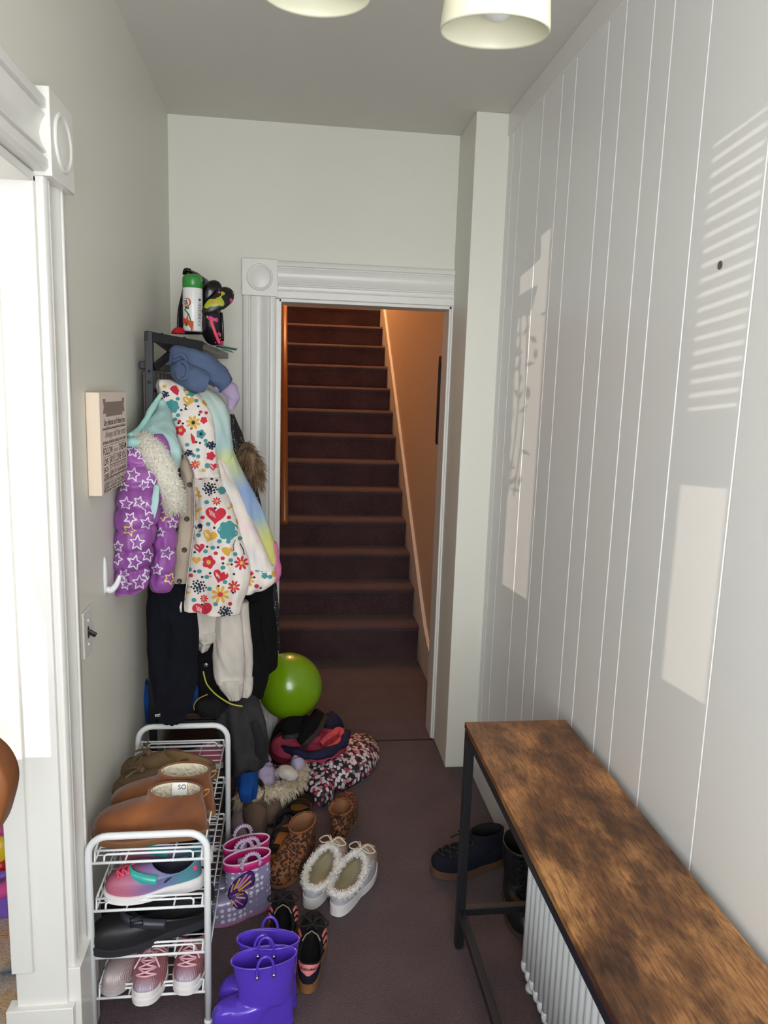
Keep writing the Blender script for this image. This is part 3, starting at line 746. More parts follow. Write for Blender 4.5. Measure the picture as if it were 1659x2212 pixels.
# --- floral raincoat ---------------------------------------------------------
rain = fabric('raincoat_white', (236, 226, 218), .55, 500, .1, .03)
fl = coat('floral_raincoat', 'white raincoat printed with red hearts, flowers and teal clouds hanging in front', 'raincoat')
body = cloth([(1018, 418, 468, 2.42, .035), (1040, 414, 476, 2.41, .045), (1075, 416, 492, 2.40, .055), (1120, 417, 508, 2.39, .06), (1170, 417, 524, 2.39, .062), (1215, 412, 538, 2.39, .064), (1255, 406, 538, 2.39, .062), (1290, 400, 528, 2.39, .06), (1318, 394, 519, 2.39, .058, 14)],
             folds=((5, .007, 1.0), (9, .003, .4)), wr=(11, .008), seed=1, power=.8)
P = Printer(body)
def dots(px, py, r, n=22, mi=NAVY, seed=0):
    rn = random.Random(seed)
    for k in range(n):
        rr = r * math.sqrt((k + .5) / n); a = k * 2.4; P.blob(px + rr * cos(a), py + rr * sin(a) * .9, 3.0 * (1.15 - rr / r * .45), 'dot', mi, rings=1, n=9)
def heart(px, py, r, mi, rot=0, lines=True):
    P.blob(px, py, r, 'heart', mi, rot, 1.05)
    if lines:
        for k in range(4):
            x = px - r * .62 + k * r * .16; P.line([(x, py - r * .52 + k * 2), (x + r * .12, py + r * (.05 + .09 * k))], .7, 0, 5, lift=.0026)
def flower(px, py, r, mi, ctr=YEL, rot=0): P.blob(px, py, r, 'flower', mi, rot); P.blob(px, py, r * .34, 'dot', ctr, rings=1, n=12, lift=.003)
def daisy(px, py, r, mi, ctr=YEL, rot=0): P.blob(px, py, r, 'daisy', mi, rot, n=48); P.blob(px, py, r * .26, 'dot', ctr, rings=1, n=12, lift=.003)
def bits(L, mi, r):
    for x, y in L: P.blob(x, y, r, 'dot', mi, asp=1.15, rings=2, n=12)
heart(466, 1112, 21, RED, 4); heart(455, 1245, 2, RED); heart(431, 1183, 11, RED, -5); heart(476, 1244, 16, RED, 18); heart(437, 1318, 21, RED, -4); heart(535, 1172, 9, RED, 15)
heart(453, 1157, 15, YEL, 20); heart(425, 1210, 9, YEL, 0, False); P.blob(491, 1190, 12, [(1, .1), (.6, .6), (-.2, .7), (-1, .45), (-.9, -.2), (-.3, -.7), (.3, -1), (.5, -.4)], YEL, 5)
P.blob(492, 1146, 22, 'cloud', TEAL, 0, 1.05); P.blob(479, 1060, 9, 'cloud', TEAL, 30); P.blob(528, 1300, 8, [(0, 2), (.5, 0), (.4, -1.5), (0, -2.2), (-.5, -.5), (-.3, 1.2)], TEAL, -8)
flower(451, 1214, 15, RED); daisy(468, 1083, 9.5, RED); daisy(441, 1293, 9.5, RED); daisy(476, 1284, 20, YEL, RED, 22); daisy(521, 1216, 16, RED, YEL, 10); daisy(505, 1267, 14, RED, YEL, 30); daisy(528, 1160, 8, RED, RED)
dots(453, 1056, 16); dots(429, 1267, 17); dots(486, 1322, 15)
for x, y, r, a in ((427, 1060, 9, 60), (429, 1071, 8, 15), (422, 1088, 8, 80), (430, 1102, 8, -35), (424, 1116, 8, 85), (404, 1265, 7, 40), (404, 1280, 7, 0), (497, 1096, 7, -30), (513, 1128, 7, 60)): P.blob(x, y, r, 'leaf', YEL, a, 1, n=20)
bits([(447, 1085), (450, 1132), (474, 1169), (493, 1170), (429, 1156), (444, 1191), (460, 1183), (431, 1234), (447, 1246), (482, 1226), (498, 1210), (486, 1257), (419, 1296), (466, 1305), (453, 1272), (410, 1230), (508, 1197), (518, 1163)], TEAL, 4.6)
bits([(433, 1033), (438, 1118), (466, 1195), (481, 1206), (497, 1304), (413, 1243), (494, 1118)], RED, 4.2)
bits([(465, 1098), (463, 1140), (448, 1181), (471, 1182), (482, 1217), (500, 1219), (454, 1238), (437, 1246), (421, 1234), (472, 1266), (503, 1280), (436, 1306), (457, 1035), (468, 1038), (439, 1024), (424, 1018), (505, 1240), (421, 1193)], NAVY, 2.6)
bits([(492, 1219), (417, 1163), (500, 1090)], YEL, 3.2)
P.line([(418, 1143), (421, 1134), (425, 1143), (428, 1134), (431, 1142)], .9, NAVY); P.blob(433, 1136, 5, 'dot', NAVY)
P.line([(436, 1139), (435, 1146), (430, 1149)], .9, NAVY); P.line([(508, 1166), (503, 1178), (504, 1190)], .7, NAVY); P.line([(518, 1174), (525, 1188), (527, 1199)], 1.0, NAVY)
body.build('body', [rain] + INK, fl)
hood = cloth([(820, 343, 368, 2.50, .030), (832, 338, 398, 2.49, .042), (850, 341, 428, 2.48, .05), (880, 350, 450, 2.46, .052), (915, 362, 459, 2.44, .05), (950, 376, 462, 2.42, .046), (985, 398, 465, 2.41, .042), (1012, 414, 468, 2.41, .04), (1030, 420, 472, 2.405, .034)],
             folds=((3, .012, .5), (6, .005, 0)), wr=(13, .008), seed=3, power=.85)
P = Printer(hood)
P.blob(412, 842, 16, 'cloud', TEAL); P.blob(372, 878, 15, 'cloud', TEAL, 35, 1.1); P.blob(377, 843, 11, [(0, 1), (.9, .3), (1, -.8), (-.1, -.6), (-1, -.1), (-.7, .6)], RED, 20); P.blob(349, 864, 8, [(0, 1), (.9, -.2), (-.9, -.7)], RED, 10)
heart(407, 866, 12, YEL, 10); heart(444, 870, 8, YEL, -10, False); daisy(417, 913, 16, YEL, NAVY, 15); flower(390, 930, 12, RED, YEL); flower(434, 938, 10.5, TEAL, NAVY); flower(363, 889, 8, YEL, RED)
P.blob(440, 908, 8, 'flower', RED, 20); P.blob(416, 948, 8, [(0, 1.7), (.6, .2), (.4, -1.4), (-.5, -1.2), (-.4, .4)], RED, -18); flower(455, 985, 10, RED, RED); daisy(421, 1004, 10, RED, YEL); heart(460, 1008, 9, RED, 0); P.blob(448, 1006, 6, 'dot', TEAL)
dots(357, 852, 8, 9, seed=2); dots(455, 962, 10, 14); dots(408, 978, 8, 10)
bits([(424, 866), (384, 862), (436, 854), (379, 906), (385, 897), (444, 952), (427, 972), (404, 961), (428, 986), (418, 984), (446, 960)], TEAL, 4)
bits([(392, 886), (401, 884), (428, 878), (386, 914), (430, 896), (432, 957), (413, 926), (424, 955), (395, 915)], NAVY, 2.4); bits([(433, 890), (445, 892), (372, 925), (388, 910)], RED, 3.4); bits([(355, 835), (403, 848), (428, 1000), (440, 1016)], YEL, 4)
P.line([(397, 874), (403, 876), (400, 882), (405, 886)], 1.0, NAVY)
hood.build('hood', [rain] + INK, fl)
pale = M('tie_dye_lining', (228, 218, 216), .85); nz = pale.noise(7, 3); pale.col(pale.ramp(nz, [(.35, (232, 208, 214)), (.5, (236, 226, 214)), (.68, (216, 214, 218))])); pale = pale.m
lin_ = cloth([(985, 466, 478, 2.47, .02), (1020, 468, 500, 2.47, .035), (1060, 476, 516, 2.46, .045), (1110, 488, 538, 2.46, .05), (1160, 500, 560, 2.45, .052), (1205, 512, 580, 2.45, .052), (1236, 522, 595, 2.45, .05, 10)], folds=((4, .006, 2),), wr=(9, .01), seed=5, mb=MB())
lin_.build('lining_panel', pale, fl)
band = cloth([(1226, 520, 593, 2.444, .058, 10), (1246, 524, 596, 2.442, .062, 8), (1262, 524, 588, 2.442, .062, -4), (1274, 524, 570, 2.445, .055, -8)], folds=((4, .006, 2),), wr=(9, .01), seed=6)
P = Printer(band); P.blob(572, 1240, 9, [(1, 1), (.8, -.6), (0, -1.2), (-.8, -.8), (-1, .6)], TEAL); daisy(535, 1254, 15, YEL, RED, 10); bits([(556, 1232), (583, 1246)], TEAL, 4.5); bits([(543, 1239), (554, 1266)], RED, 4.5); bits([(549, 1247), (563, 1270)], NAVY, 2.5); P.blob(592, 1240, 6, 'dot', YEL)
band.build('hem_band', [rain] + INK, fl)
zp = MB(); body2 = Printer(body, lift=.003)
for dx in (0, 3): 
    pts = [body2.hit(419 + dx - .16 * max(0, y - 1130) * .8, y) for y in range(1040, 1306, 14)]; pts = [p for p in pts if p]
    if len(pts) > 3: zp.tube(pts, .0012, 6)
zp.tube([at(392, 1300, 2.335), at(390, 1312, 2.333), at(391, 1322, 2.333)], [.002, .004, .003], 8); zp.build('zipper', plain('zip_white', (226, 222, 218), .4), fl)
# --- cream jacket with dark buttons -----------------------------------------
denim = fabric('cream_twill', (214, 196, 176), .85, 420, .3, .05)
cj = coat('cream_jacket', 'cream twill jacket front with dark buttons beside the floral raincoat', 'jacket')
cjb = cloth([(905, 368, 388, 2.46, .02), (940, 374, 404, 2.46, .025), (968, 378, 416, 2.455, .028), (1000, 386, 424, 2.45, .03), (1040, 392, 430, 2.445, .03), (1100, 386, 430, 2.44, .032), (1160, 381, 428, 2.44, .032), (1230, 373, 424, 2.44, .032), (1290, 362, 410, 2.44, .03), (1322, 356, 396, 2.44, .028, -10)], folds=((3, .005, 0),), wr=(14, .006), seed=8)
B_ = Printer(cjb)
cjb.build('front_panel', denim, cj)
col_ = cloth([(952, 380, 404, 2.425, .012), (966, 375, 412, 2.415, .02), (980, 380, 416, 2.41, .02), (992, 396, 416, 2.41, .014)], folds=((2, .003, 0),), wr=(20, .004), seed=9, n=48); col_.build('collar', denim, cj)
sleeve(pxpath([(372, 1308, 2.42), (360, 1322, 2.415), (354, 1340, 2.415)]), [.014, .012, .006], seed=4, wr=(20, .003)).build('strap_tab', denim, cj)
btn = plain('button_brown', (58, 46, 40), .35)
for px, py in ((391, 986), (410, 1047), (404, 1121), (398, 1188), (388, 1255)):
    h = B_.hit(px, py) or at(px, py, 2.40)
    if py < 990: h = at(px, py, 2.388)
    MB().lathe([(0, .004), (.0045, .004), (.0065, .0055), (.0085, .004), (.0085, 0), (0, -.001)], h, 18, axis=V((.1, -1, .1))).build('button', btn, cj)
# --- purple puffer with stars ------------------------------------------------
puf = M('purple_puffer', (150, 84, 160), .45); n1 = puf.noise(30, 3); puf.col(puf.ramp(puf.noise(8, 3), [(.3, (138, 74, 150)), (.7, (162, 92, 170))])); puf = puf.bump(n1, .3, .006).m
st_w, st_y = plain('star_white', (226, 220, 232), .5), plain('star_yellow', (232, 214, 130), .5)
pj = coat('purple_puffer_coat', 'purple puffer coat with white star outlines and a white fur hood trim', 'coat')
pb = cloth([(945, 268, 338, 2.23, .03), (975, 266, 352, 2.21, .05), (1010, 266, 356, 2.19, .06), (1060, 258, 352, 2.16, .065), (1110, 252, 345, 2.14, .068), (1160, 252, 334, 2.13, .068), (1210, 250, 328, 2.125, .066), (1250, 248, 324, 2.12, .06), (1278, 250, 320, 2.12, .048, -10)], folds=((2, .004, 0),), wr=(12, .010), seed=11, quilt=(.058, .016), sub=12)
def star(px, py, r, rot, mi, P, w=1.3):
    pts = []
    for k in range(10): a = R(rot) + pi * k / 5; q = r if k % 2 == 0 else r * .45; pts.append((px + q * sin(a), py - q * cos(a)))
    P.line(pts, w, mi, 4, True, lift=.002)
P = Printer(pb)
rs = random.Random(9)
for x, y, r, a, mi in ((288, 976, 13, 10, 1), (310, 985, 14, 25, 1), (330, 1000, 15, 5, 1), (288, 1026, 15, 12, 1), (331, 1030, 16, 30, 1), (312, 1048, 12, 50, 1), (268, 1052, 12, 0, 1), (300, 1085, 13, 20, 1), (273, 1088, 15, 8, 1), (320, 1100, 15, -10, 1), (282, 1120, 14, 30, 1), (280, 1145, 14, 20, 2), (316, 1130, 14, 15, 1), (296, 1172, 17, 5, 1), (256, 1180, 12, 0, 1), (290, 1215, 16, 15, 1), (253, 1208, 13, 20, 1), (318, 1200, 14, 10, 1), (268, 1240, 12, 30, 1), (300, 1258, 16, 0, 1), (272, 1262, 12, 12, 1), (318, 1240, 12, 40, 1)): star(x, y, r, a, mi, P)
pb.build('body', [puf, st_w, st_y], pj)
ps = cloth([(1000, 336, 362, 2.26, .03), (1050, 338, 376, 2.24, .045), (1100, 336, 384, 2.22, .052), (1150, 332, 384, 2.21, .054), (1200, 328, 380, 2.20, .054), (1245, 324, 376, 2.19, .05), (1276, 326, 372, 2.19, .04)], folds=((2, .003, 0),), wr=(12, .008), seed=12, quilt=(.060, .015), sub=12)
P = Printer(ps)
for x, y, r, a, mi in ((348, 1080, 12, 10, 1), (352, 1114, 13, 30, 2), (372, 1130, 12, 0, 1), (347, 1150, 11, 0, 1), (360, 1195, 15, 15, 1), (340, 1230, 12, 5, 1), (366, 1250, 13, 25, 2), (345, 1045, 11, 20, 1)): star(x, y, r, a, mi, P)
ps.build('sleeve', [puf, st_w, st_y], pj)
plush = fabric('aqua_plush', (178, 210, 208), 1, 160, .9, .05)
cloth([(862, 345, 358, 2.46, .02), (885, 334, 366, 2.42, .035), (910, 314, 373, 2.36, .05), (935, 296, 379, 2.31, .06), (955, 280, 384, 2.28, .06), (978, 276, 389, 2.26, .05), (1010, 320, 388, 2.28, .04)], folds=((3, .006, 0),), wr=(12, .01), seed=13).build('hood_lining', plush, pj)
sleeve(pxpath([(348, 852, 2.42), (330, 880, 2.38), (308, 918, 2.30), (282, 946, 2.22)]), [.006, .009, .008, .012], seed=3, wr=(20, .003)).build('hood_edge', fabric('aqua_edge', (176, 222, 216), 1, 200, .5, .04), pj)
sleeve(pxpath([(272, 958, 2.20), (290, 956, 2.19), (308, 962, 2.18)]), [.012, .014, .01], seed=3, wr=(20, .004)).build('collar', fabric('aqua_collar', (168, 216, 210), 1, 200, .5, .04), pj)
furw = M('cream_fur', (236, 230, 214), 1); furw.b.inputs['Sheen Weight'].default_value = .4; furw = furw.bump(furw.noise(120, 4), 1, .01).m
fm_ = MB(); fur(fm_, pxpath([(303, 950, 2.22), (322, 968, 2.19), (343, 1000, 2.17), (360, 1040, 2.165), (373, 1075, 2.17), (380, 1104, 2.18)]), [.022, .034, .038, .037, .032, .02], 5200, .015, 0, .0011, .3, 3)
fm_.build('fur_trim', furw, pj)
cloth([(938, 334, 348, 2.235, .02), (955, 340, 362, 2.225, .025), (975, 352, 368, 2.225, .022), (990, 360, 368, 2.225, .015)], folds=((2, .002, 0),), wr=(15, .003), n=40).build('hood_outer', puf, pj)
sleeve(pxpath([(338, 1048, 2.12), (336, 1075, 2.105), (331, 1105, 2.10), (325, 1132, 2.10)]), [.006, .010, .009, .003], flat=.4, seed=2, wr=(20, .002)).build('lining_edge', plush, pj)
# --- blue fleece with lavender cuff -----------------------------------------
bf = coat('blue_fleece', 'slate blue fleece with a lavender sleeve bundled under the hall tree shelf', 'fleece')
blue = fabric('slate_fleece', (88, 102, 132), .95, 260, .4, .08); lav = fabric('lavender_knit', (178, 160, 192), .95, 260, .4, .05)
sleeve(pxpath([(366, 779, 2.52), (386, 772, 2.51), (412, 776, 2.50), (440, 790, 2.50), (466, 812, 2.50), (488, 834, 2.51)]), [.024, .034, .036, .040, .040, .030], wr=(14, .012), seed=21).build('sleeve', blue, bf)
sleeve(pxpath([(388, 800, 2.50), (400, 808, 2.47), (420, 818, 2.46), (446, 828, 2.47)]), [.028, .036, .038, .030], wr=(16, .012), seed=22).build('body', blue, bf)
m = MB(); m.tube([at(*p) for p in ((383, 800, 2.445), (386, 786, 2.45), (398, 782, 2.44), (406, 796, 2.435), (402, 815, 2.43), (388, 818, 2.44))], .0065, 10, closed=True, sm=5); m.tube([at(*p) for p in ((376, 772, 2.47), (392, 766, 2.46), (402, 778, 2.455), (394, 790, 2.46))], .006, 10, sm=5)
m.build('hem_roll', blue, bf)
sleeve(pxpath([(470, 834, 2.53), (490, 838, 2.52), (502, 852, 2.51), (502, 870, 2.51), (498, 884, 2.51)]), [.026, .026, .024, .020, .012], wr=(16, .007), seed=23).build('cuff', lav, bf)
# --- pastel tie-dye hoodie ---------------------------------------------------
td = M('tie_dye_fleece', (190, 205, 215), .95)
gx = td.n('SeparateXYZ'); tcc = td.n('TexCoord'); td.t.links.new(tcc.outputs['Object'], gx.inputs[0])
nn = td.noise(6, 3); mm = td.n('Math', operation='MULTIPLY'); mm.inputs[1].default_value = .16; td.l(nn, mm); ad = td.n('Math', operation='ADD'); td.l(gx, ad, 0, 2); td.l(mm, ad, 1)
mr = td.n('MapRange'); mr.inputs[1].default_value = .92; mr.inputs[2].default_value = 1.66; td.l(ad, mr)
td.col(td.ramp(mr, [(.0, (206, 120, 160)), (.10, (214, 150, 160)), (.17, (212, 200, 120)), (.32, (204, 204, 120)), (.42, (150, 176, 206)), (.56, (140, 164, 208)), (.66, (206, 214, 150)), (.72, (176, 206, 208)), (.9, (190, 212, 206)), (1, (222, 214, 190))])); td = td.bump(td.noise(200, 2), .4, .003).m
tdh = coat('tie_dye_hoodie', 'pastel rainbow tie-dye hoodie behind the floral raincoat', 'hoodie')
cloth([(838, 392, 448, 2.54, .04), (860, 396, 478, 2.53, .055), (895, 402, 494, 2.52, .062), (940, 410, 499, 2.51, .064), (985, 420, 502, 2.51, .064), (1020, 430, 502, 2.51, .055)], folds=((4, .008, 1),), wr=(10, .012), seed=31).build('hood', td, tdh)
cloth([(960, 430, 500, 2.53, .05), (1000, 440, 514, 2.52, .058), (1060, 452, 546, 2.51, .062), (1110, 466, 570, 2.50, .062), (1160, 488, 588, 2.50, .06), (1200, 530, 596, 2.50, .05), (1235, 560, 598, 2.50, .035)], folds=((3, .006, 1),), wr=(10, .012), seed=32).build('body', td, tdh)
pk = fabric('pink_knit', (206, 112, 158), .95, 260, .4, .06)
sleeve(pxpath([(588, 1172, 2.50), (592, 1205, 2.50), (594, 1240, 2.49), (584, 1254, 2.47)]), [.018, .019, .021, .012], wr=(18, .006), seed=33).build('cuff', pk, tdh)
# --- black printed coat with brown fur --------------------------------------
bk = M('black_white_print', (20, 20, 24), .6); v = bk.voro(120, bk.coord((1, 1, 1.4))); n2 = bk.noise(60, 3); 
mk = bk.n('Math', operation='MULTIPLY'); r1 = bk.ramp(v, [(.20, (255, 255, 255)), (.24, (0, 0, 0))], interp='CONSTANT'); r2 = bk.ramp(n2, [(.5, (0, 0, 0)), (.52, (255, 255, 255))], interp='CONSTANT'); bk.l(r1, mk, 0); bk.l(r2, mk, 1)
bk.col(bk.mix(mk, (18, 18, 22), (222, 222, 226))); bk = bk.m
bc = coat('black_printed_coat', 'long black coat with white flecks and a brown fur hood trim at the back', 'coat')
cloth([(895, 478, 504, 2.66, .03), (940, 482, 522, 2.66, .045), (990, 486, 538, 2.66, .05), (1060, 500, 556, 2.65, .055), (1140, 520, 574, 2.64, .055), (1260, 540, 596, 2.63, .055), (1330, 548, 603, 2.63, .055), (1400, 556, 606, 2.63, .05)], folds=((4, .006, 1),), wr=(10, .008), seed=41).build('body', bk, bc)
brf = M('brown_fur', (110, 84, 62), 1); brf.col(brf.ramp(brf.noise(40, 3), [(.3, (70, 52, 38)), (.7, (152, 122, 92))])); brf = brf.m
fm_ = MB(); fur(fm_, pxpath([(528, 958, 2.62), (540, 985, 2.60), (548, 1015, 2.60), (550, 1042, 2.60)]), [.010, .022, .022, .012], 1500, .040, 0, .0016, .9, 5); fm_.build('fur_trim', brf, bc)
MB().tube(pxpath([(526, 985, 2.60), (532, 1010, 2.59), (536, 1045, 2.59)]), .006, 8, sm=4).build('pink_piping', plain('hot_pink', (206, 30, 106), .6), bc)
# --- dark clothes below -------------------------------------------------------
def dark(nm, c, sc=300): return fabric(nm, c, .95, sc, .35, .1)
nj = coat('navy_jacket', 'black navy jacket hanging down onto the far rail of the shoe rack', 'jacket')
cloth([(1262, 322, 400, 2.40, .05), (1310, 317, 420, 2.39, .06), (1370, 318, 428, 2.38, .062), (1430, 322, 428, 2.36, .06), (1480, 328, 424, 2.32, .055), (1515, 332, 414, 2.27, .045), (1540, 332, 404, 2.215, .035), (1556, 340, 398, 2.18, .026), (1565, 356, 384, 2.172, .012)], folds=((5, .006, .4),), wr=(9, .012), seed=51, hem=False).build('body', dark('navy_black', (17, 18, 26)), nj)
m = MB(); 
for i, (x, y) in enumerate(((336, 1545), (339, 1544), (342, 1544), (345, 1543))): m.box(at(x, y, 2.165), (.0028, .002, .0045 - .0008 * (i % 2)))
m.box(at(341, 1547.5, 2.165), (.014, .002, .001)); m.build('logo_patch', plain('patch_white', (206, 206, 206), .6), nj, False)
bs = coat('black_sweater', 'black knit sweater hanging beside the lime balloon', 'sweater')
blk = dark('black_knit', (14, 14, 16), 200)
cloth([(1255, 512, 588, 2.58, .04), (1310, 520, 594, 2.57, .05), (1370, 526, 600, 2.56, .052), (1420, 530, 602, 2.56, .05), (1442, 540, 600, 2.56, .045), (1458, 548, 584, 2.56, .035, -8)], folds=((5, .008, .4),), wr=(11, .01), seed=52).build('body', blk, bs)
cloth([(1300, 520, 560, 2.52, .035), (1400, 528, 572, 2.51, .04), (1450, 532, 580, 2.50, .04), (1480, 536, 574, 2.50, .036), (1504, 540, 566, 2.50, .026)], folds=((3, .006, .4),), wr=(11, .01), seed=53).build('sleeve', blk, bs)
bb_ = coat('black_coat', 'black coat with a grey snap button in the middle of the bundle', 'coat')
cloth([(1250, 380, 530, 2.52, .06), (1330, 390, 535, 2.51, .07), (1420, 400, 540, 2.50, .07), (1490, 408, 545, 2.49, .06), (1535, 420, 540, 2.48, .05)], folds=((6, .010, .4),), wr=(9, .014), seed=54).build('body', dark('coat_black', (15, 15, 17)), bb_)
MB().lathe([(0, .003), (.005, .0035), (.0075, .002), (.0085, 0), (0, -.002)], at(445, 1436, 2.415), 18, axis=V((0, -1, .1))).build('snap_button', plain('snap_grey', (120, 120, 120), .3, metallic=.6), bb_)
gc = coat('grey_coat', 'dark grey coat with a yellow zip edge slumped behind the shoe rack', 'coat')
gr = dark('charcoal', (52, 50, 52), 260)
gcb = cloth([(1500, 480, 548, 2.47, .04), (1520, 470, 560, 2.45, .055), (1550, 466, 568, 2.43, .065), (1585, 474, 576, 2.42, .07), (1620, 484, 578, 2.42, .07), (1645, 490, 570, 2.42, .06), (1663, 492, 545, 2.42, .035)], folds=((4, .014, 2), (7, .008, 1)), wr=(10, .028), seed=55, hem=False, cr_=(11, .034)); gcb.build('body', gr, gc)
cloth([(1508, 424, 470, 2.43, .02), (1525, 420, 490, 2.425, .03), (1545, 430, 500, 2.42, .025)], folds=((3, .006, .4),), wr=(14, .01), seed=56).build('flap', dark('charcoal_inner', (30, 30, 32)), gc)
sleeve(pxpath([(545, 1560, 2.36), (560, 1590, 2.35), (563, 1620, 2.35), (556, 1645, 2.36)]), [.008, .016, .018, .008], seed=57, flat=.5, wr=(14, .006)).build('lapel', dark('charcoal_lapel', (38, 37, 39)), gc)
MB().tube(pxpath([(439, 1450, 2.41), (446, 1476, 2.395), (462, 1496, 2.375), (480, 1510, 2.36), (500, 1521, 2.355), (524, 1526, 2.355)]), .0026, 8, sm=6).build('yellow_zip', plain('zip_yellow', (186, 178, 60), .5), gc)
MB().tube(pxpath([(420, 1534, 2.39), (419, 1524, 2.385), (428, 1510, 2.385), (448, 1500, 2.38)]), .002, 8, sm=6).build('yellow_piping', plain('piping_yellow', (168, 160, 70), .5), gc)
# --- cream sweatshirt ---------------------------------------------------------
cs = coat('cream_sweatshirt', 'cream sweatshirt with two sleeves dangling below the floral raincoat', 'sweatshirt')
crm = fabric('cream_jersey', (206, 198, 188), .95, 300, .3, .04)
cloth([(1300, 404, 478, 2.44, .04), (1335, 404, 479, 2.435, .045), (1362, 407, 478, 2.43, .045), (1376, 414, 474, 2.43, .042)], folds=((4, .007, .4),), wr=(14, .012), seed=61).build('body', crm, cs)
cloth([(1362, 410, 476, 2.425, .046), (1380, 422, 468, 2.425, .042, 4), (1390, 428, 455, 2.425, .03), (1404, 431, 448, 2.425, .022)], folds=((4, .005, .4),), wr=(18, .012), seed=62).build('hem_rib', crm, cs)
for rows, cuff, sd in (((( 1300, 484, 536, 2.47, .03), (1380, 494, 542, 2.46, .034), (1440, 508, 546, 2.455, .034), (1468, 512, 546, 2.455, .030)), ((1462, 515, 546, 2.455, .032), (1482, 516, 546, 2.455, .030), (1500, 518, 543, 2.455, .026)), 63), (((1300, 458, 518, 2.43, .034), (1370, 459, 527, 2.42, .038), (1430, 460, 529, 2.41, .04), (1458, 463, 527, 2.41, .036), (1474, 468, 524, 2.41, .03)), ((1464, 466, 526, 2.408, .036), (1484, 476, 525, 2.408, .034), (1508, 492, 522, 2.408, .026, -6)), 64)):
    cloth(rows, folds=((3, .006, sd),), wr=(12, .012), seed=sd, hem=False).build('sleeve', crm, cs); cloth(cuff, folds=((14, .0012, 0),), wr=(14, .004), seed=sd + 4).build('cuff', crm, cs)
MB().tube(pxpath([(410, 1390, 2.37), (416, 1384, 2.365), (421, 1388, 2.365), (415, 1394, 2.368)]), .0022, 8, closed=True, sm=4).build('zip_pull', plain('steel', (150, 150, 150), .3, metallic=.9), cs)
bg = coat('blue_jersey', 'bright blue jersey glimpsed low behind the dark coats', 'jersey')
bl_ = dark('royal_blue', (26, 66, 132))
cloth([(1440, 290, 302, 2.50, .02), (1490, 287, 330, 2.50, .03), (1530, 287, 420, 2.51, .03), (1555, 290, 410, 2.52, .02)], folds=((3, .006, 0),), wr=(10, .008), seed=71).build('body', bl_, bg)
cloth([(1476, 418, 430, 2.44, .02), (1505, 408, 428, 2.43, .02), (1522, 406, 418, 2.43, .015)], folds=((2, .003, 0),), wr=(10, .004), seed=72).build('sleeve', bl_, bg)
# ------------------------------------------------------------------ things on the hall tree shelf
zs = lambda x, y: A.z + (Bp.z - A.z) * (x - A.x) / (Bp.x - A.x) * .6 + (Cp.z - Bp.z) * max(0, (y - 2.55)) / .5
c0 = at(417, 716, 2.66)
cn = thing('spray_can', 'white aerosol can with a green cap standing on the hall tree shelf', 'spray can', c0)
cb = MB(); cb.lathe([(0, 0), (.031, 0), (.033, .003), (.033, .140), (.0315, .144)], n=40)
inv = Matrix.Translation(c0).inverted()
P = Printer(cb, inv, .0006)
P.blob(402, 695, 20, [(-.9, 1.6), (.2, .9), (.8, 0), (1.05, -1.2), (.95, -1.3), (-.9, -1.3)], 2, rings=4); P.line([(399, 668), (408, 679), (414, 700), (414, 716)], 1.3, 3, 6, lift=.001)
P.blob(403, 653, 9.5, 'dot', 4, rings=3); P.blob(402, 653, 7.6, 'dot', 0, rings=3, lift=.0012)
P.line([(397, 653), (403, 648), (405, 655), (401, 659)], 1.2, 5, 4, lift=.0018); P.line([(399, 657), (404, 652), (406, 658)], 1.0, 5, 4, lift=.0018)
P.blob(404, 665, 4.2, [(1, .7), (1, -.7), (-1, -.7), (-1, .7)], 3, rings=2); P.blob(403, 700, 3.6, [(.7, 1.1), (.7, -1.1), (-.7, -1.1), (-.7, 1.1)], 3, rings=2, lift=.0012)
for k in range(7): P.line([(428 + (k % 2), 654 + k * 5.4), (434, 655 + k * 5.4)], .6, 5, 3); 
for k in range(16): P.line([(427, 658 + k * 3), (433.5, 659 + k * 3)], .45, 5, 3)
P.blob(431, 648, 3, 'dot', 5, rings=1)
cb.build('can', [plain('can_white', (228, 228, 226), .25), plain('x', (0, 0, 0)), plain('can_orange', (222, 74, 30), .3), plain('can_green', (44, 104, 50), .3), plain('can_red', (200, 56, 36), .3), plain('can_text', (96, 96, 96), .4)], cn)
MB().lathe([(.0325, .141), (.0335, .142), (.0335, .170), (.032, .178), (.026, .184), (.015, .187), (0, .187)], n=36).build('cap', plain('cap_green', (52, 138, 56), .25), cn)
bgp = thing('floral_bag', 'glossy black bag with neon floral pockets lying open on the hall tree shelf', 'bag', group=None)
glb = plain('black_patent', (16, 16, 18), .22)
ff = M('neon_floral', (24, 22, 26), .35); v = ff.voro(34); n3 = ff.noise(22, 3); n4 = ff.noise(17, 2, ff.coord((1, 1, 1), rot=(1, 1, 0)))
c1 = ff.mix(ff.ramp(n3, [(.56, (0, 0, 0)), (.58, (255, 255, 255))], interp='CONSTANT'), (20, 18, 22), (214, 60, 130)); c2 = ff.mix(ff.ramp(n4, [(.60, (0, 0, 0)), (.62, (255, 255, 255))], interp='CONSTANT'), c1, (172, 176, 40)); c3 = ff.mix(ff.ramp(v, [(.10, (255, 255, 255)), (.13, (0, 0, 0))], interp='CONSTANT'), c2, (236, 96, 110)); ff.col(c3); ff = ff.m
cloth([(583, 399, 411, 2.82, .012), (590, 399, 428, 2.82, .02), (603, 397, 446, 2.81, .03), (620, 393, 463, 2.80, .04), (645, 390, 474, 2.80, .045), (675, 387, 478, 2.79, .045), (705, 385, 479, 2.79, .045), (722, 387, 478, 2.79, .04)], folds=((3, .004, 0),), wr=(12, .006), seed=81, hem=False).build('back_panel', glb, bgp)
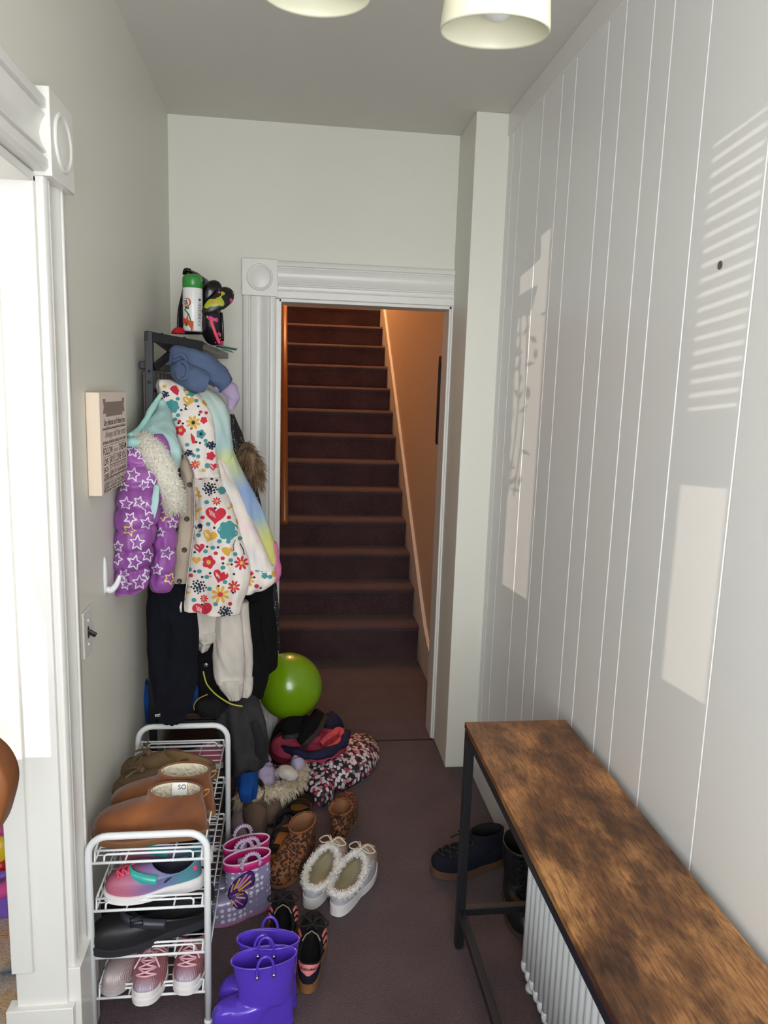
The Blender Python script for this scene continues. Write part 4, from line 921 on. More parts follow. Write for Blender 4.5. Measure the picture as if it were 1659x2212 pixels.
MB().tube(pxpath([(398, 592, 2.80), (401, 583, 2.79), (412, 585, 2.79)]), .007, 10, sm=4).build('top_loop', glb, bgp)
sleeve(pxpath([(440, 672, 2.73), (447, 648, 2.71), (460, 626, 2.71), (474, 622, 2.72)]), [.014, .028, .032, .022], seed=82, wr=(14, .004), crs=.1).build('inner_lid', glb, bgp)
sleeve(pxpath([(438, 676, 2.64), (452, 666, 2.64), (474, 650, 2.65), (492, 635, 2.67), (501, 629, 2.68)]), [.008, .020, .028, .027, .012], seed=83, flat=.45, wr=(14, .004), crs=.12).build('flap', ff, bgp)
cloth([(672, 440, 474, 2.66, .02), (690, 436, 480, 2.66, .03), (715, 434, 482, 2.67, .034), (738, 446, 482, 2.69, .03), (746, 458, 482, 2.70, .02)], folds=((3, .004, 0),), wr=(14, .006), seed=84, hem=False, cr_=(13, .008)).build('front_pocket', ff, bgp)
for q_ in ([(403, 596, 2.78), (396, 630, 2.765), (387, 670, 2.75), (385, 712, 2.745)], [(478, 676, 2.66), (480, 700, 2.65), (481, 736, 2.66)]): MB().tube(pxpath(q_), .005, 8, sm=5).build('strap', glb, bgp)
MB().tube(pxpath([(455, 690, 2.63), (463, 715, 2.63), (474, 742, 2.65)]), .0055, 8, sm=5).build('pink_zip', plain('zip_pink', (232, 84, 110), .5), bgp)
rc = thing('red_cloth', 'small red folded cloth beside the spray can on the shelf', 'cloth')
cloth([(708, 381, 394, 2.62, .02), (714, 375, 398, 2.62, .028), (721, 372, 400, 2.62, .03)], folds=((2, .003, 0),), wr=(20, .004), seed=85, n=40, hem=False).build('fold', fabric('red_cotton', (176, 28, 44), .9), rc)
cb_ = thing('hair_comb', 'teal plastic comb poking out past the shelf end', 'comb')
ribbon(MB(), pxpath([(470, 748, 3.0), (485, 750, 2.98), (500, 753, 2.97), (511, 755, 2.965)]), .018, V((0, -.3, 1)), .004).build('handle', plain('teal_plastic', (30, 112, 112), .3), cb_)
m = MB()
for k in range(6): m.bar(at(478 + k * 4, 752 + k, 2.97), at(484 + k * 4, 757 + k, 2.95), .002)
m.build('teeth', plain('comb_green', (90, 150, 110), .3), cb_)
# ------------------------------------------------------------------ floor pile
PG = 'clothes heaped on the carpet'
ds = M('ditsy_floral', (30, 26, 40), .7); co = ds.coord((1, 1, .8)); v = ds.voro(62, co); dv = ds.n('SeparateXYZ'); ds.t.links.new(v.outputs['Color'], dv.inputs[0])
pet = ds.ramp(dv, [(.0, (226, 214, 216)), (.45, (206, 130, 150)), (.62, (224, 196, 196)), (.8, (176, 70, 96)), (.93, (120, 150, 140))], interp='CONSTANT')
rg_ = ds.ramp(v, [(.0, (0, 0, 0)), (.13, (255, 255, 255)), (.50, (255, 255, 255)), (.57, (0, 0, 0))]); ds.col(ds.mix(rg_, (38, 30, 48), pet)); ds = ds.bump(ds.noise(90, 3), .4, .003).m
fc = thing('floral_padded_coat', 'dark padded coat with a tiny flower print lying on the carpet', 'coat', group=PG)
m = heap([(642, 1662), (668, 1640), (700, 1640), (735, 1622), (762, 1600), (782, 1592), (803, 1597), (819, 1618), (817, 1640), (800, 1664), (770, 1686), (742, 1700), (722, 1706), (719, 1722), (702, 1736), (688, 1737), (668, 1720), (648, 1700)], 0, .095, seed=1, zo=.02, wr=(11, .016)); m.build('body', ds, fc)
heap([(505, 1712), (540, 1690), (590, 1672), (640, 1660), (660, 1680), (640, 1712), (590, 1728), (540, 1738)], 0, .10, seed=2, zo=.03).build('hood', ds, fc)
cf = M('cream_faux_fur', (214, 200, 172), 1); cf.col(cf.ramp(cf.noise(30, 3), [(.3, (178, 160, 132)), (.7, (228, 216, 192))])); cf = cf.m
fm_ = MB(); fur(fm_, [flr(*p) for p in ((512, 1728, .08), (545, 1728, .085), (580, 1718, .09), (612, 1706, .095), (638, 1688, .10), (648, 1664, .11), (646, 1650, .11))], [.012, .022, .024, .024, .022, .018, .01], 2600, .034, 0, .0015, .55, 8); fm_.build('fur_trim', cf, fc)
P = Printer(m); zm = MB(); 
pz = [P.hit(775 + k * 5, 1657 - k * 3.6, .004) for k in range(5)]; zm.tube([p for p in pz if p], .004, 8); zm.build('pocket_zip', plain('zip_grey', (104, 92, 96), .5), fc)
pkj = thing('pink_navy_jacket', 'raspberry pink jacket with a navy band heaped on the floral coat', 'jacket', group=PG)
pnk = fabric('raspberry', (176, 64, 88), .8, 300, .3, .08); nvy = fabric('navy_cloth', (34, 36, 62), .8, 300, .3, .08)
heap([(580, 1612), (600, 1596), (640, 1586), (690, 1590), (740, 1578), (758, 1590), (752, 1620), (736, 1645), (708, 1656), (672, 1652), (640, 1640), (600, 1630)], .03, .115, seed=4, zo=.075, wr=(12, .014)).build('body', pnk, pkj)
sleeve([flr(*p) for p in ((598, 1610, .12), (630, 1622, .135), (670, 1632, .14), (705, 1628, .14), (735, 1606, .15), (752, 1580, .17))], [.012, .018, .021, .024, .027, .018], seed=5, flat=.8, wr=(16, .012)).build('navy_band', nvy, pkj)
sleeve([flr(*p) for p in ((694, 1606, .15), (712, 1590, .165), (732, 1578, .17), (738, 1594, .16), (722, 1612, .15), (700, 1618, .145))], [.010, .014, .015, .014, .014, .008], seed=6, wr=(18, .008)).build('lining_roll', fabric('coral', (206, 80, 86), .8), pkj)
heap([(585, 1600), (612, 1580), (650, 1580), (665, 1600), (640, 1625), (600, 1622)], .10, .06, seed=7, zo=.13).build('sleeve', pnk, pkj)
heap([(690, 1562), (712, 1543), (738, 1552), (744, 1576), (720, 1592), (696, 1588)], .06, .11, seed=8, zo=.12).build('navy_hood', nvy, pkj)
lp = thing('lavender_shirt', 'crumpled lavender top with little dark prints beside the cream fur', 'shirt', group=PG)
lv = fabric('lavender_cotton', (182, 170, 200), .9, 300, .3, .05)
m = heap([(550, 1650), (556, 1632), (570, 1617), (584, 1626), (592, 1644), (600, 1668), (592, 1684), (572, 1692), (553, 1690)], .05, .10, seed=9, zo=.12, wr=(16, .014)); P = Printer(m)
for x, y, r in ((569, 1642, 3.4), (578, 1644, 4), (587, 1646, 3.4), (573, 1640, 2)): P.blob(x, y, r, 'dot', 1, rings=1, n=12)
m.build('body', [lv, plain('print_ink', (36, 32, 44), .8)], lp)
heap([(626, 1652), (634, 1632), (648, 1644), (660, 1650), (640, 1666)], .10, .06, seed=10, zo=.13).build('sleeve', lv, lp)
sl_ = thing('cream_mitten', 'cream fleece mitten resting on the fur trim', 'mitten', group=PG)
sleeve([flr(*p) for p in ((600, 1668, .15), (616, 1668, .16), (632, 1676, .155), (640, 1682, .15))], [.018, .026, .024, .012], seed=11, wr=(18, .008)).build('body', fabric('cream_fleece', (206, 198, 190), 1, 160, .7), sl_)
bcl = thing('blue_garment', 'royal blue garment hanging below the grey coat at the rack corner', 'garment', group=PG)
cloth([(1640, 512, 556, 2.50, .03), (1670, 512, 556, 2.49, .04), (1700, 514, 556, 2.48, .045), (1722, 518, 552, 2.48, .04)], folds=((5, .006, 0),), wr=(12, .01), seed=12).build('body', fabric('royal_cloth', (24, 70, 140), .9), bcl)
und = thing('black_scarf', 'black soft scarf bunched under the lime balloon', 'scarf', group=PG)
heap([(585, 1595), (590, 1555), (630, 1540), (690, 1545), (700, 1575), (660, 1598), (620, 1608)], .0, .165, seed=13, zo=.12).build('body', fabric('black_wool', (18, 17, 19), 1), und)
# balloon
bl = M('lime_latex', (122, 164, 10), .22); bl.b.inputs['Subsurface Weight'].default_value = .35; bl.b.inputs['Subsurface Radius'].default_value = (.05, .06, .01); bl.b.inputs['Coat Weight'].default_value = .4; bl = bl.m
bc_ = at(625, 1480, 2.96); rb_ = (at(695, 1480, 2.96) - at(555, 1480, 2.96)).length / 2
bal = thing('balloon', 'big lime green balloon resting on the pile of clothes', 'balloon', bc_)
m = MB(); ax = V((-.35, -.3, .9)).normalized()
m.lathe([(max(.0, rb_ * sin(t) * (1 - .05 * cos(t))), -rb_ * 1.04 * cos(t)) for t in [pi * k / 28 for k in range(29)]], (0, 0, 0), 48, axis=-ax); m.build('skin', bl, bal)
MB().lathe([(.004, -.004), (.006, .004), (.012, .014), (.010, .014), (0, .006)], -ax * -rb_ * 1.03, 14, axis=ax).build('knot', bl, bal)
# ------------------------------------------------------------------ shoes
def shoe(name, label, heel, toe, cat='shoe', group=None, z=None, rot=None):
    h, t = V(heel), V(toe)
    if len(heel) == 2: h = V((heel[0], heel[1], 0)); t = V((toe[0], toe[1], 0))
    d = t - h; o = thing(name, label, cat, h, math.atan2(-d.x, d.y), group); return o, d.length
black_r = plain('black_rubber', (20, 20, 22), .6)
def pull_loop(parent, p, mat, w=.008, h=.022, d=(0, -1, 0)):
    m = MB(); d = V(d); ribbon(m, [p + V((0, 0, -.012)) + d * .001, p + d * .012 + V((0, 0, -.002)), p + d * .014 + V((0, 0, .006)), p + d * .002 + V((0, 0, .004))], w, V((0, .3, 1)), .0018); return m.build('pull_tab', mat, parent)
# chestnut ankle boots and brown moccasins on the top tier
sued = M('chestnut_suede', (122, 70, 32), .95); sued.col(sued.ramp(sued.noise(11, 4), [(.3, (100, 55, 25)), (.7, (138, 80, 38))])); sued.b.inputs['Sheen Weight'].default_value = .3; sued = sued.bump(sued.noise(300, 2), .3, .002).m
wool = M('cream_wool', (226, 216, 192), 1); wool = wool.bump(wool.noise(90, 3), 1, .012).m
tansole = plain('tan_sole', (132, 92, 62), .8)
for i, (y, lab) in enumerate(((1.742, 'front chestnut suede ankle boot with a white size label, on the top rack tier'), (1.832, 'second chestnut suede ankle boot, behind the labelled one on the rack'))):
    o, L = shoe('ankle_boot', lab, (-.200 + .008 * i, y, .4585), (-.470 + .016 * i, y - .004, .4585), 'boot', 'shoes on the top tier of the rack')
    F = footwear(L, .100, 1 if i else -1, (.022, .020), 1.05, .044, (.078, .068, .042, .100, .104, .0), [(.076, .066, .044, .122, .124)], dict(upper=sued, lining=wool, sole=tansole), o, tread=1, lip=.007, pt=.9)
    sm = MB(); g, n = F['rings'], F['n']
    sm.tube([along(g, n, a_, .36 + .10 * abs(sin(R(a_))), .0005) for a_ in range(30, 151, 8)], .0012, 6); sm.tube([along(g, n, 180, t, .0008) for t in (.1, .3, .5, .7, .9)], .0014, 6)
    sm.build('seam', plain('seam_brown', (104, 58, 26), .9), o)
    pull_loop(o, V((0, .010, .114)), plain('tab_tan', (184, 126, 66), .8))
    if not i:
        lb = MB().bar((-.012, .055, .088), (-.017, .058, .112), .034, .0008, 0, V((0, 1, .2)))
        q = thing  # label inside the opening
        lm_ = MB(); c = V((.022, .070, .112)); ex, ez = V((0, -1, 0)), V((.35, 0, .94))
        lm_.add([c + ex * a_ + ez * b_ for a_, b_ in ((-.018, -.016), (.018, -.016), (.018, .014), (-.018, .014))], [(0, 1, 2, 3)])
        lo = lm_.build('size_label', plain('label_white', (236, 234, 228), .7), o, False)
        cu = bpy.data.curves.new('t', 'FONT'); cu.body = 'SO'; cu.size = .016; to = bpy.data.objects.new('t', cu); COL.objects.link(to); dg = bpy.context.evaluated_depsgraph_get(); me = bpy.data.meshes.new_from_object(to.evaluated_get(dg)); bpy.data.objects.remove(to)
        nrm = ez.cross(ex).normalized(); nrm = nrm if nrm.x < 0 else -nrm
        for v_ in me.vertices: x, y_ = v_.co.x, v_.co.y; v_.co = c + nrm * .0006 + (ex if True else -ex) * (x - .004) + ez * (y_ - .002)
        me.materials.clear(); me.materials.append(plain('label_ink', (30, 28, 28), .7)); link(bpy.data.objects.new('label_print', me), lo)
moc = M('olive_brown_suede', (112, 92, 66), .95); moc.col(moc.ramp(moc.noise(11, 4), [(.3, (84, 66, 44)), (.7, (116, 94, 66))])); moc = moc.m
for i, (y, lab) in enumerate(((1.924, 'nearer olive brown suede moccasin with a knotted bow on the rack'), (2.014, 'farther olive brown suede moccasin with a knotted bow on the rack'))):
    o, L = shoe('moccasin', lab, (-.205, y, .4585), (-.468, y - .01, .4585), 'shoe', 'shoes on the top tier of the rack')
    F = footwear(L, .094, 1 if i else -1, (.012, .010), 1.02, .046, (.076, .072, .037, .040, .084, .004), None, dict(upper=moc, lining=fabric('moc_tan_lining', (150, 120, 84), .9), sole=plain('moc_sole', (122, 104, 82), .9)), o, lip=.005)
    g, n = F['rings'], F['n']; k = along(g, n, 0, .82, .006); m = MB()
    m.ball(k, .009, 12, sc=(1.2, 1, .9))
    for s in (-1, 1):
        ribbon(m, [k, k + V((s * .014, .008, .014)), k + V((s * .030, .004, .022))], .012, V((0, 1, .3)), .0025); ribbon(m, [k, k + V((s * .012, .020, .003)), k + V((s * .026, .040, -.008))], .010, V((0, .2, 1)), .0025)
    m.build('bow', moc, o)
    m = MB(); m.tube([along(g, n, a_, .42, .0008) for a_ in range(-80, 81, 10)], .0022, 8); m.build('apron_seam', plain('moc_seam', (84, 66, 46), .9), o)
# pastel sneakers
def grad(name, axis, stops, rough=.5, scale=1.0):
    a = M(name, (200, 150, 170), rough); t = a.n('TexCoord'); s = a.n('SeparateXYZ'); a.t.links.new(t.outputs['Object'], s.inputs[0]); mr = a.n('MapRange'); mr.inputs[1].default_value = 0; mr.inputs[2].default_value = scale
    a.t.links.new(s.outputs[axis], mr.inputs[0]); a.col(a.ramp(mr, stops)); return a.bump(a.noise(180, 2), .25, .002).m
pas = grad('pastel_gradient', 1, [(0, (78, 116, 142)), (.18, (74, 136, 146)), (.36, (104, 120, 160)), (.58, (130, 110, 156)), (.80, (172, 100, 126)), (1, (178, 96, 116))], .45, .22)
wsole = plain('white_foam', (228, 224, 222), .6); coral = plain('coral_lace', (236, 86, 112), .5); teal_ = M('teal_strap', (60, 168, 160), .25).m; dl = plain('dark_lining', (40, 36, 56), .9)
for i, (h, t, lab) in enumerate((((-.212, 1.722, .3325), (-.436, 1.690, .3325), 'front pastel pink and teal sneaker with a shiny strap on the second tier'), ((-.200, 1.818, .3325), (-.424, 1.80, .3325), 'rear pastel pink and teal sneaker, half hidden behind its twin'))):
    o, L = shoe('sneaker', lab, h, t, 'sneaker', 'sneakers on the second tier')
    F = footwear(L, .086, 1 if i else -1, (.034, .022), 1.08, .036, (.066, .056, .031, .082, .078, .020), None, dict(upper=pas, lining=dl, sole=wsole), o, pt=.9)
    g, n = F['rings'], F['n']; m = MB()
    ribbon(m, [along(g, n, a_, .62 + .10 * cos(R(a_)), .002) for a_ in (-80, -55, -28, 0, 28, 55, 80)], .021, lambda p: (p - V((0, .07, .02))).normalized(), .002); m.build('strap', teal_, o)
    m = MB()
    for k in range(3):
        t0 = .50 + .09 * k
        for s in (-1, 1): m.tube([along(g, n, -24 * s, t0, .003), along(g, n, 0, t0 + .045, .005), along(g, n, 24 * s, t0 + .09, .003)], .0028, 6, sm=4)
    m.build('laces', coral, o)
    m = MB(); c = along(g, n, 152 if i else 208, .45, .001)
    for s in (along, ):
        for aa in (148, 212):
            pts = [along(g, n, aa + d, tt, .0015) for d, tt in ((-7, .52), (2, .56), (5, .50), (-4, .44), (-6, .38), (3, .34))]; m.tube(pts, .0016, 6, sm=3)
    m.build('side_mark', coral, o)
# black clogs
blc = M('black_clog_foam', (24, 24, 27), .5).m
for i, (h, t, lab) in enumerate((((-.192, 1.735, .2105), (-.468, 1.676, .2105), 'front black buckled clog sticking out on the third tier'), ((-.196, 1.822, .2105), (-.470, 1.79, .2105), 'rear black buckled clog behind the other on the third tier'))):
    o, L = shoe('clog', lab, h, t, 'clog', 'black clogs on the third tier'); o.rotation_euler.x = R(-4); o.location.z += .014
    F = footwear(L, .104, 1 if i else -1, (.026, .022), 1.06, .052, (.095, .088, .042, .036, .080, .0), None, dict(upper=blc, lining=plain('clog_footbed', (18, 18, 20), .8), sole=plain('clog_sole', (34, 35, 40), .6)), o, lip=.005, pt=.85)
    g, n = F['rings'], F['n']; m = MB(); up2 = lambda p: (p - V((0, .1, .02))).normalized()
    ribbon(m, [along(g, n, a_, .80 + .06 * cos(R(a_)), .004) for a_ in (-90, -60, -30, 0, 30, 60, 90)], .022, up2, .004); m.build('strap', plain('clog_strap', (44, 46, 56), .4), o)
    m = MB()
    for aa in (-48, 48):
        c = along(g, n, aa, .84, .009); u = (c - V((0, .1, .02))).normalized(); fx = V((0, 1, 0)); sx_ = u.cross(fx).normalized()
        m.tube([c + fx * a_ * .014 + sx_ * b_ * .010 for a_, b_ in ((-1, -1), (1, -1), (1, 1), (-1, 1))], .0018, 8, closed=True); m.tube([c - fx * .014, c + fx * .014], .0012, 6)
    m.build('buckle', plain('buckle_black', (30, 30, 32), .25, metallic=.6), o)
# pink glitter sneakers on the bottom tier
def knit(name, stops, sc):
    a = M(name, (200, 160, 164), .4); t = a.n('TexCoord'); s = a.n('SeparateXYZ'); a.t.links.new(t.outputs['Object'], s.inputs[0]); mr = a.n('MapRange'); mr.inputs[2].default_value = .24; a.t.links.new(s.outputs[1], mr.inputs[0])
    a.col(a.ramp(mr, stops)); a.b.inputs['Metallic'].default_value = .25; w = a.n('TexWave', wave_type='BANDS'); w.inputs['Scale'].default_value = sc; w.inputs['Distortion'].default_value = 2; a.l(a.coord(), w); return a.bump(w, .5, .002).m
pg = knit('pink_glitter_knit', [(0, (176, 110, 112)), (.5, (190, 128, 134)), (.78, (170, 110, 118)), (.92, (176, 166, 184)), (1, (214, 206, 212))], 90)
sg_ = knit('silver_pink_knit', [(0, (168, 140, 140)), (.6, (178, 150, 150)), (1, (206, 196, 198))], 120)
place = plain('pale_pink_lace', (228, 176, 186), .6)
for i, (h, t, lab, mt) in enumerate((((-.335, 1.825, .0975), (-.332, 1.604, .0975), 'middle pink glitter sneaker with loose laces on the bottom tier', pg), ((-.232, 1.85, .0975), (-.250, 1.628, .0975), 'right pink glitter sneaker with a rounded white toe on the bottom tier', pg), ((-.375, 1.85, .0975), (-.420, 1.640, .0975), 'silvery pink knit slip-on in the left corner of the bottom tier', sg_))):
    o, L = shoe('sneaker', lab, h, t, 'sneaker', 'sneakers on the bottom tier')
    F = footwear(L, .082 if i < 2 else .076, (1, -1, 1)[i], (.024, .018), 1.06, .036, (.062, .054, .029, .074, .074, .014), None, dict(upper=mt, lining=dl, sole=wsole if i < 2 else plain('grey_sole', (176, 168, 164), .6)), o)
    g, n = F['rings'], F['n']
    if i < 2:
        laces(o, F, place, 4, .50, .92, 30, .0022)
        m = MB(); m.loft([[along(g, n, a_, t_, .0012) for a_ in range(-46, 47, 6)] for t_ in (.0, .07, .14, .19)], closed=False); m.build('toe_cap', wsole, o)
    else:
        m = MB()
        for k in range(14): m.ball(along(g, n, 62 - k * 1.5, .1 + .05 * k, .001), .004, 8, sc=(1.6, .8, .5))
        m.build('studded_trim', plain('silver_trim', (206, 206, 210), .25, metallic=.7), o)
# skate shoe under the hall tree seat
o, L = shoe('skate_shoe', 'pink and white skate shoe tucked under the hall tree seat', (-.36, 2.60, .2105), (-.235, 2.50, .2105), 'shoe'); o.location = (-.43, 2.545, .2105)
o.rotation_euler = (0, 0, R(-86)); F = footwear(.22, .086, 1, (.026, .022), 1.04, .042, (.07, .06, .034, .09, .088, .012), None, dict(upper=plain('skate_pink', (190, 96, 118), .7), lining=dl, sole=wsole), o)
laces(o, F, plain('skate_lace', (220, 210, 214), .7), 4, r=.003, bow=False); g, n = F['rings'], F['n']
m = MB(); m.loft([[along(g, n, a_, t_, .002) for a_ in (96, 104, 112, 120, 128)] for t_ in (.25, .45, .65, .85)], closed=False); pn = m.build('side_panel', plain('skate_white', (220, 218, 220), .7), o)
m = MB()
for d in ((104, .35), (104, .65), (118, .35), (118, .65)): m.ball(along(g, n, d[0], d[1], .003), .004, 8, sc=(1, 1, 1.6))
m.tube([along(g, n, 101, .35, .004), along(g, n, 101, .68, .004), along(g, n, 108, .66, .004), along(g, n, 110, .5, .004), along(g, n, 108, .37, .004), along(g, n, 101, .35, .004)], .0026, 6); m.tube([along(g, n, 124, .64, .004), along(g, n, 116, .66, .004), along(g, n, 114, .5, .004), along(g, n, 116, .37, .004), along(g, n, 124, .38, .004)], .0026, 6)
m.build('monogram', plain('skate_black', (24, 22, 24), .6), pn)
# ------------------------------------------------------------------ rain boots
def rain_boot(o, L, Wd, H, mats, side=1, tl=.068, tw=.050, loops=None, studs=None, cy=.070):
    F = footwear(L, Wd, side, (.014, .012), 1.03, .058, (cy, cy * .96, Wd * .45, .078, .084, .0), [(cy, cy * .98, Wd * .45, H * .62, H * .62), (cy + .002, tl * .95, tw * .95, H * .88, H * .88), (cy + .004, tl, tw, H, H)], mats, o, lip=.003, wr=(9, .0025))
    return F
def arch(m, c, ex, h, w, r, up_=V((0, 0, 1)), scal=0):
    pts = [c + ex * (-w) + up_ * -.008] + [c + ex * (-w * cos(a_)) + up_ * (h * sin(a_) ** .8) for a_ in [pi * k / 12 for k in range(13)]] + [c + ex * w + up_ * -.008]
    m.tube(pts, r, 8, sm=2)
    if scal:
        for p, a_ in zip(pts[1:-1], [pi * k / 12 for k in range(13)]): m.ball(p + (ex * (-cos(a_)) + up_ * sin(a_)) * r * 1.1, r * .85, 8)
pol = M('polka_lavender', (150, 142, 178), .25); co = pol.coord((1, 1, 1)); v = pol.voro(58, co); v.inputs['Randomness'].default_value = .25
pol.col(pol.mix(pol.ramp(v, [(.33, (255, 255, 255)), (.37, (0, 0, 0))]), (148, 140, 176), (226, 224, 236))); pol.b.inputs['Coat Weight'].default_value = .3; pol = pol.m
mag = plain('magenta_lining', (170, 20, 96), .5); lilac = M('lilac_rubber', (190, 168, 198), .35).m
for i, (px, py, lab) in enumerate(((537, 1850, 'front lavender polka dot rain boot with a butterfly patch and scalloped handles'), (535, 1817, 'rear lavender polka dot rain boot with a magenta lining, behind the butterfly boot'))):
    H = .185; c = flr(px, py, H); d = V((-.93, -.36, 0)).normalized(); h = V((c.x, c.y, 0)) - d * .07
    o, L = shoe('rain_boot', lab, h, h + d * .21, 'rain boot', 'polka dot rain boots'); o.location.z = 0
    F = rain_boot(o, .21, .076, H, dict(upper=pol, lining=mag, sole=plain('boot_sole_pink', (176, 120, 160), .5)), -1 if i else 1, .071, .034)
    m = MB(); tp = F['top']; m.loft([[p + V((0, 0, z)) + (V((p.x, p.y - .07, 0)).normalized() * e_) for p in tp] for z, e_ in ((-.024, .0006), (-.022, .002), (-.003, .002), (-.002, .0006))]); m.build('rim_band', plain('rim_magenta', (196, 40, 120), .35), o)
    m = MB(); m.tube(tp, .0026, 8, closed=True); m.build('rim_edge', plain('rim_pink', (226, 190, 212), .4), o)
    for s in (-1, 1): m = MB(); arch(m, V((s * .036, .074, H - .004)), V((0, 1, 0)), .034, .026, .0042, scal=1); m.build('handle', lilac, o)
    m = MB(); c1_ = V((.026, .080, H - .028)); m.box(c1_, (.001, .030, .022)); m.build('size_label', plain('boot_label', (206, 196, 210), .6), o, False)
    if not i:
        inv = world(o).inverted(); P = Printer(F['U'], inv, .0016); bm_ = MB(); P2 = Printer(F['U'], inv, .0016); P2.mb = bm_
        W1 = [(497, 1943), (495, 1925), (505, 1905), (522, 1890), (538, 1881), (547, 1884), (549, 1897), (546, 1912), (530, 1920)]; W2 = [(497, 1938), (516, 1926), (530, 1928), (534, 1940), (528, 1956), (514, 1962), (504, 1955)]
        for Wg, big in ((W1, 1), (W2, 0)):
            cx = sum(a_ for a_, b_ in Wg) / len(Wg); cyy = sum(b_ for a_, b_ in Wg) / len(Wg)
            Q = spline(Wg, 3, True)
            P2.blob(cx, cyy, 1.0, [((a_ - cx), -(b_ - cyy)) for a_, b_ in Q], 0, rings=4, lift=.0014)
            root = (497, 1938)
            for k in range(0, len(Wg)):
                a_, b_ = Wg[k]
                if abs(a_ - root[0]) < 6: continue
                e_ = (root[0] + (a_ - root[0]) * .88, root[1] + (b_ - root[1]) * .88); s_ = (root[0] + (a_ - root[0]) * .35, root[1] + (b_ - root[1]) * .35)
                P2.line([s_, e_], 1.7 if big else 1.3, (1, 2, 3)[k % 3], 6, lift=.0022)
            P2.line(Q, .9, 4, 1, True, lift=.0024)
        bm_.build('butterfly_patch', [plain('bfly_purple', (70, 34, 120), .5), plain('bfly_yellow', (214, 180, 60), .5), plain('bfly_pink', (206, 130, 180), .5), plain('bfly_peach', (220, 150, 110), .5), plain('bfly_edge', (36, 20, 50), .5)], o)
prp = M('purple_jelly_rubber', (88, 58, 190), .16); prp.b.inputs['Coat Weight'].default_value = .6; prp.b.inputs['Subsurface Weight'].default_value = .15; prp.b.inputs['Subsurface Radius'].default_value = (.02, .01, .04); prp = prp.m
chrome = plain('chrome', (190, 188, 196), .15, metallic=1)
for i, (px, py, dx, dy, lab) in enumerate(((572, 2068, -.97, -.13, 'front glossy purple rain boot with loop handles nearest the viewer'), (581, 2027, -.97, .10, 'rear glossy purple rain boot, tucked behind the front one'))):
    H = .19; c = flr(px, py, H); d = V((dx, dy, 0)).normalized(); h = V((c.x, c.y, 0)) - d * .072
    o, L = shoe('rain_boot', lab, h, h + d * .198, 'rain boot', 'purple rain boots')
    F = rain_boot(o, .198, .080, H, dict(upper=prp, lining=prp, sole=prp), -1 if i else 1, .079, .036)
    m = MB(); m.tube(F['top'], .0022, 8, closed=True); m.build('rim', prp, o)
    for s in (-1, 1):
        m = MB(); arch(m, V((s * .0365, .074, H - .010)), V((0, 1, 0)), .042, .020, .0036); hd_ = m.build('handle', prp, o)
        for e_ in (-.02, .02): MB().ball(V((s * .0405, .074 + e_, H - .018)), .0052, 12).build('stud', chrome, hd_)
# ------------------------------------------------------------------ black and pink sneakers
bsu = fabric('black_suede', (24, 24, 30), .8, 300, .3, .1); gum = M('gum_rubber', (132, 92, 52), .5).m; pk2 = plain('salmon_panel', (226, 130, 130), .6); nv2 = fabric('navy_suede', (22, 26, 46), .85)
for i, (h, t, lab) in enumerate((((.056, 1.722), (.074, 1.972), 'black sneaker with pink panels and a gum sole, heel lettering facing the viewer'), ((-.012, 1.835), (-.008, 2.052), 'black and pink sneaker mostly hidden behind the purple rain boots'))):
    o, L = shoe('sneaker', lab, h, t, 'sneaker', 'black and pink sneakers'); L = .25 if not i else .225
    F = footwear(L, .092, -1 if i else 1, (.026, .018), 1.05, .038, (.070, .060, .031, .080, .078, .022), None, dict(upper=bsu, lining=plain('blk_lining', (16, 16, 18), .9), sole=gum), o)
    g, n = F['rings'], F['n']; laces(o, F, plain('black_lace', (18, 18, 20), .8), 5, .46, .92, 24, .0026)
    def patch(name, A0, A1, T, mt, par=o, lift=.0018, na=9): 
        m = MB(); m.loft([[along(g, n, A0(t_) + (A1(t_) - A0(t_)) * k / (na - 1), t_, lift) for k in range(na)] for t_ in T], closed=False); return m.build(name, mt, par)
    T = [.30, .40, .5, .6, .7, .8, .88, .94]
    hp = patch('heel_panel', lambda t_: 180 - 58 * min(1, max(0, t_ - .28) / .30), lambda t_: 180 + 58 * min(1, max(0, t_ - .28) / .30), T, pk2)
    patch('heel_counter', lambda t_: 118, lambda t_: 242, [.04, .12, .2, .30, .36], nv2, lift=.0012)
    for s in (1, -1):
        for k in range(3): patch('stripe', lambda t_, k=k, s=s: s * (58 + 14 * k - 10 * t_), lambda t_, k=k, s=s: s * (66 + 14 * k - 10 * t_), [.12, .3, .5, .7, .86], pk2, lift=.0014, na=3)
    if not i:
        cu = bpy.data.curves.new('t', 'FONT'); cu.body = 'adidas'; cu.size = .0155; cu.offset = .00045; cu.align_x = 'CENTER'; to = bpy.data.objects.new('t', cu); COL.objects.link(to); dg = bpy.context.evaluated_depsgraph_get(); me = bpy.data.meshes.new_from_object(to.evaluated_get(dg)); bpy.data.objects.remove(to)
        for v_ in me.vertices: v_.co = along(g, n, 180 - v_.co.x * 1500, .57 + v_.co.y * 13, .0038)
        me.materials.clear(); me.materials.append(plain('heel_ink', (40, 30, 36), .6)); link(bpy.data.objects.new('lettering', me), hp)
    m = MB(); m.tube([along(g, n, a_, 1.0, .0015) for a_ in (-50, -30, 0, 30, 50)], .0022, 6); m.build('tongue_edge', plain('tongue_tan', (150, 138, 110), .7), o)
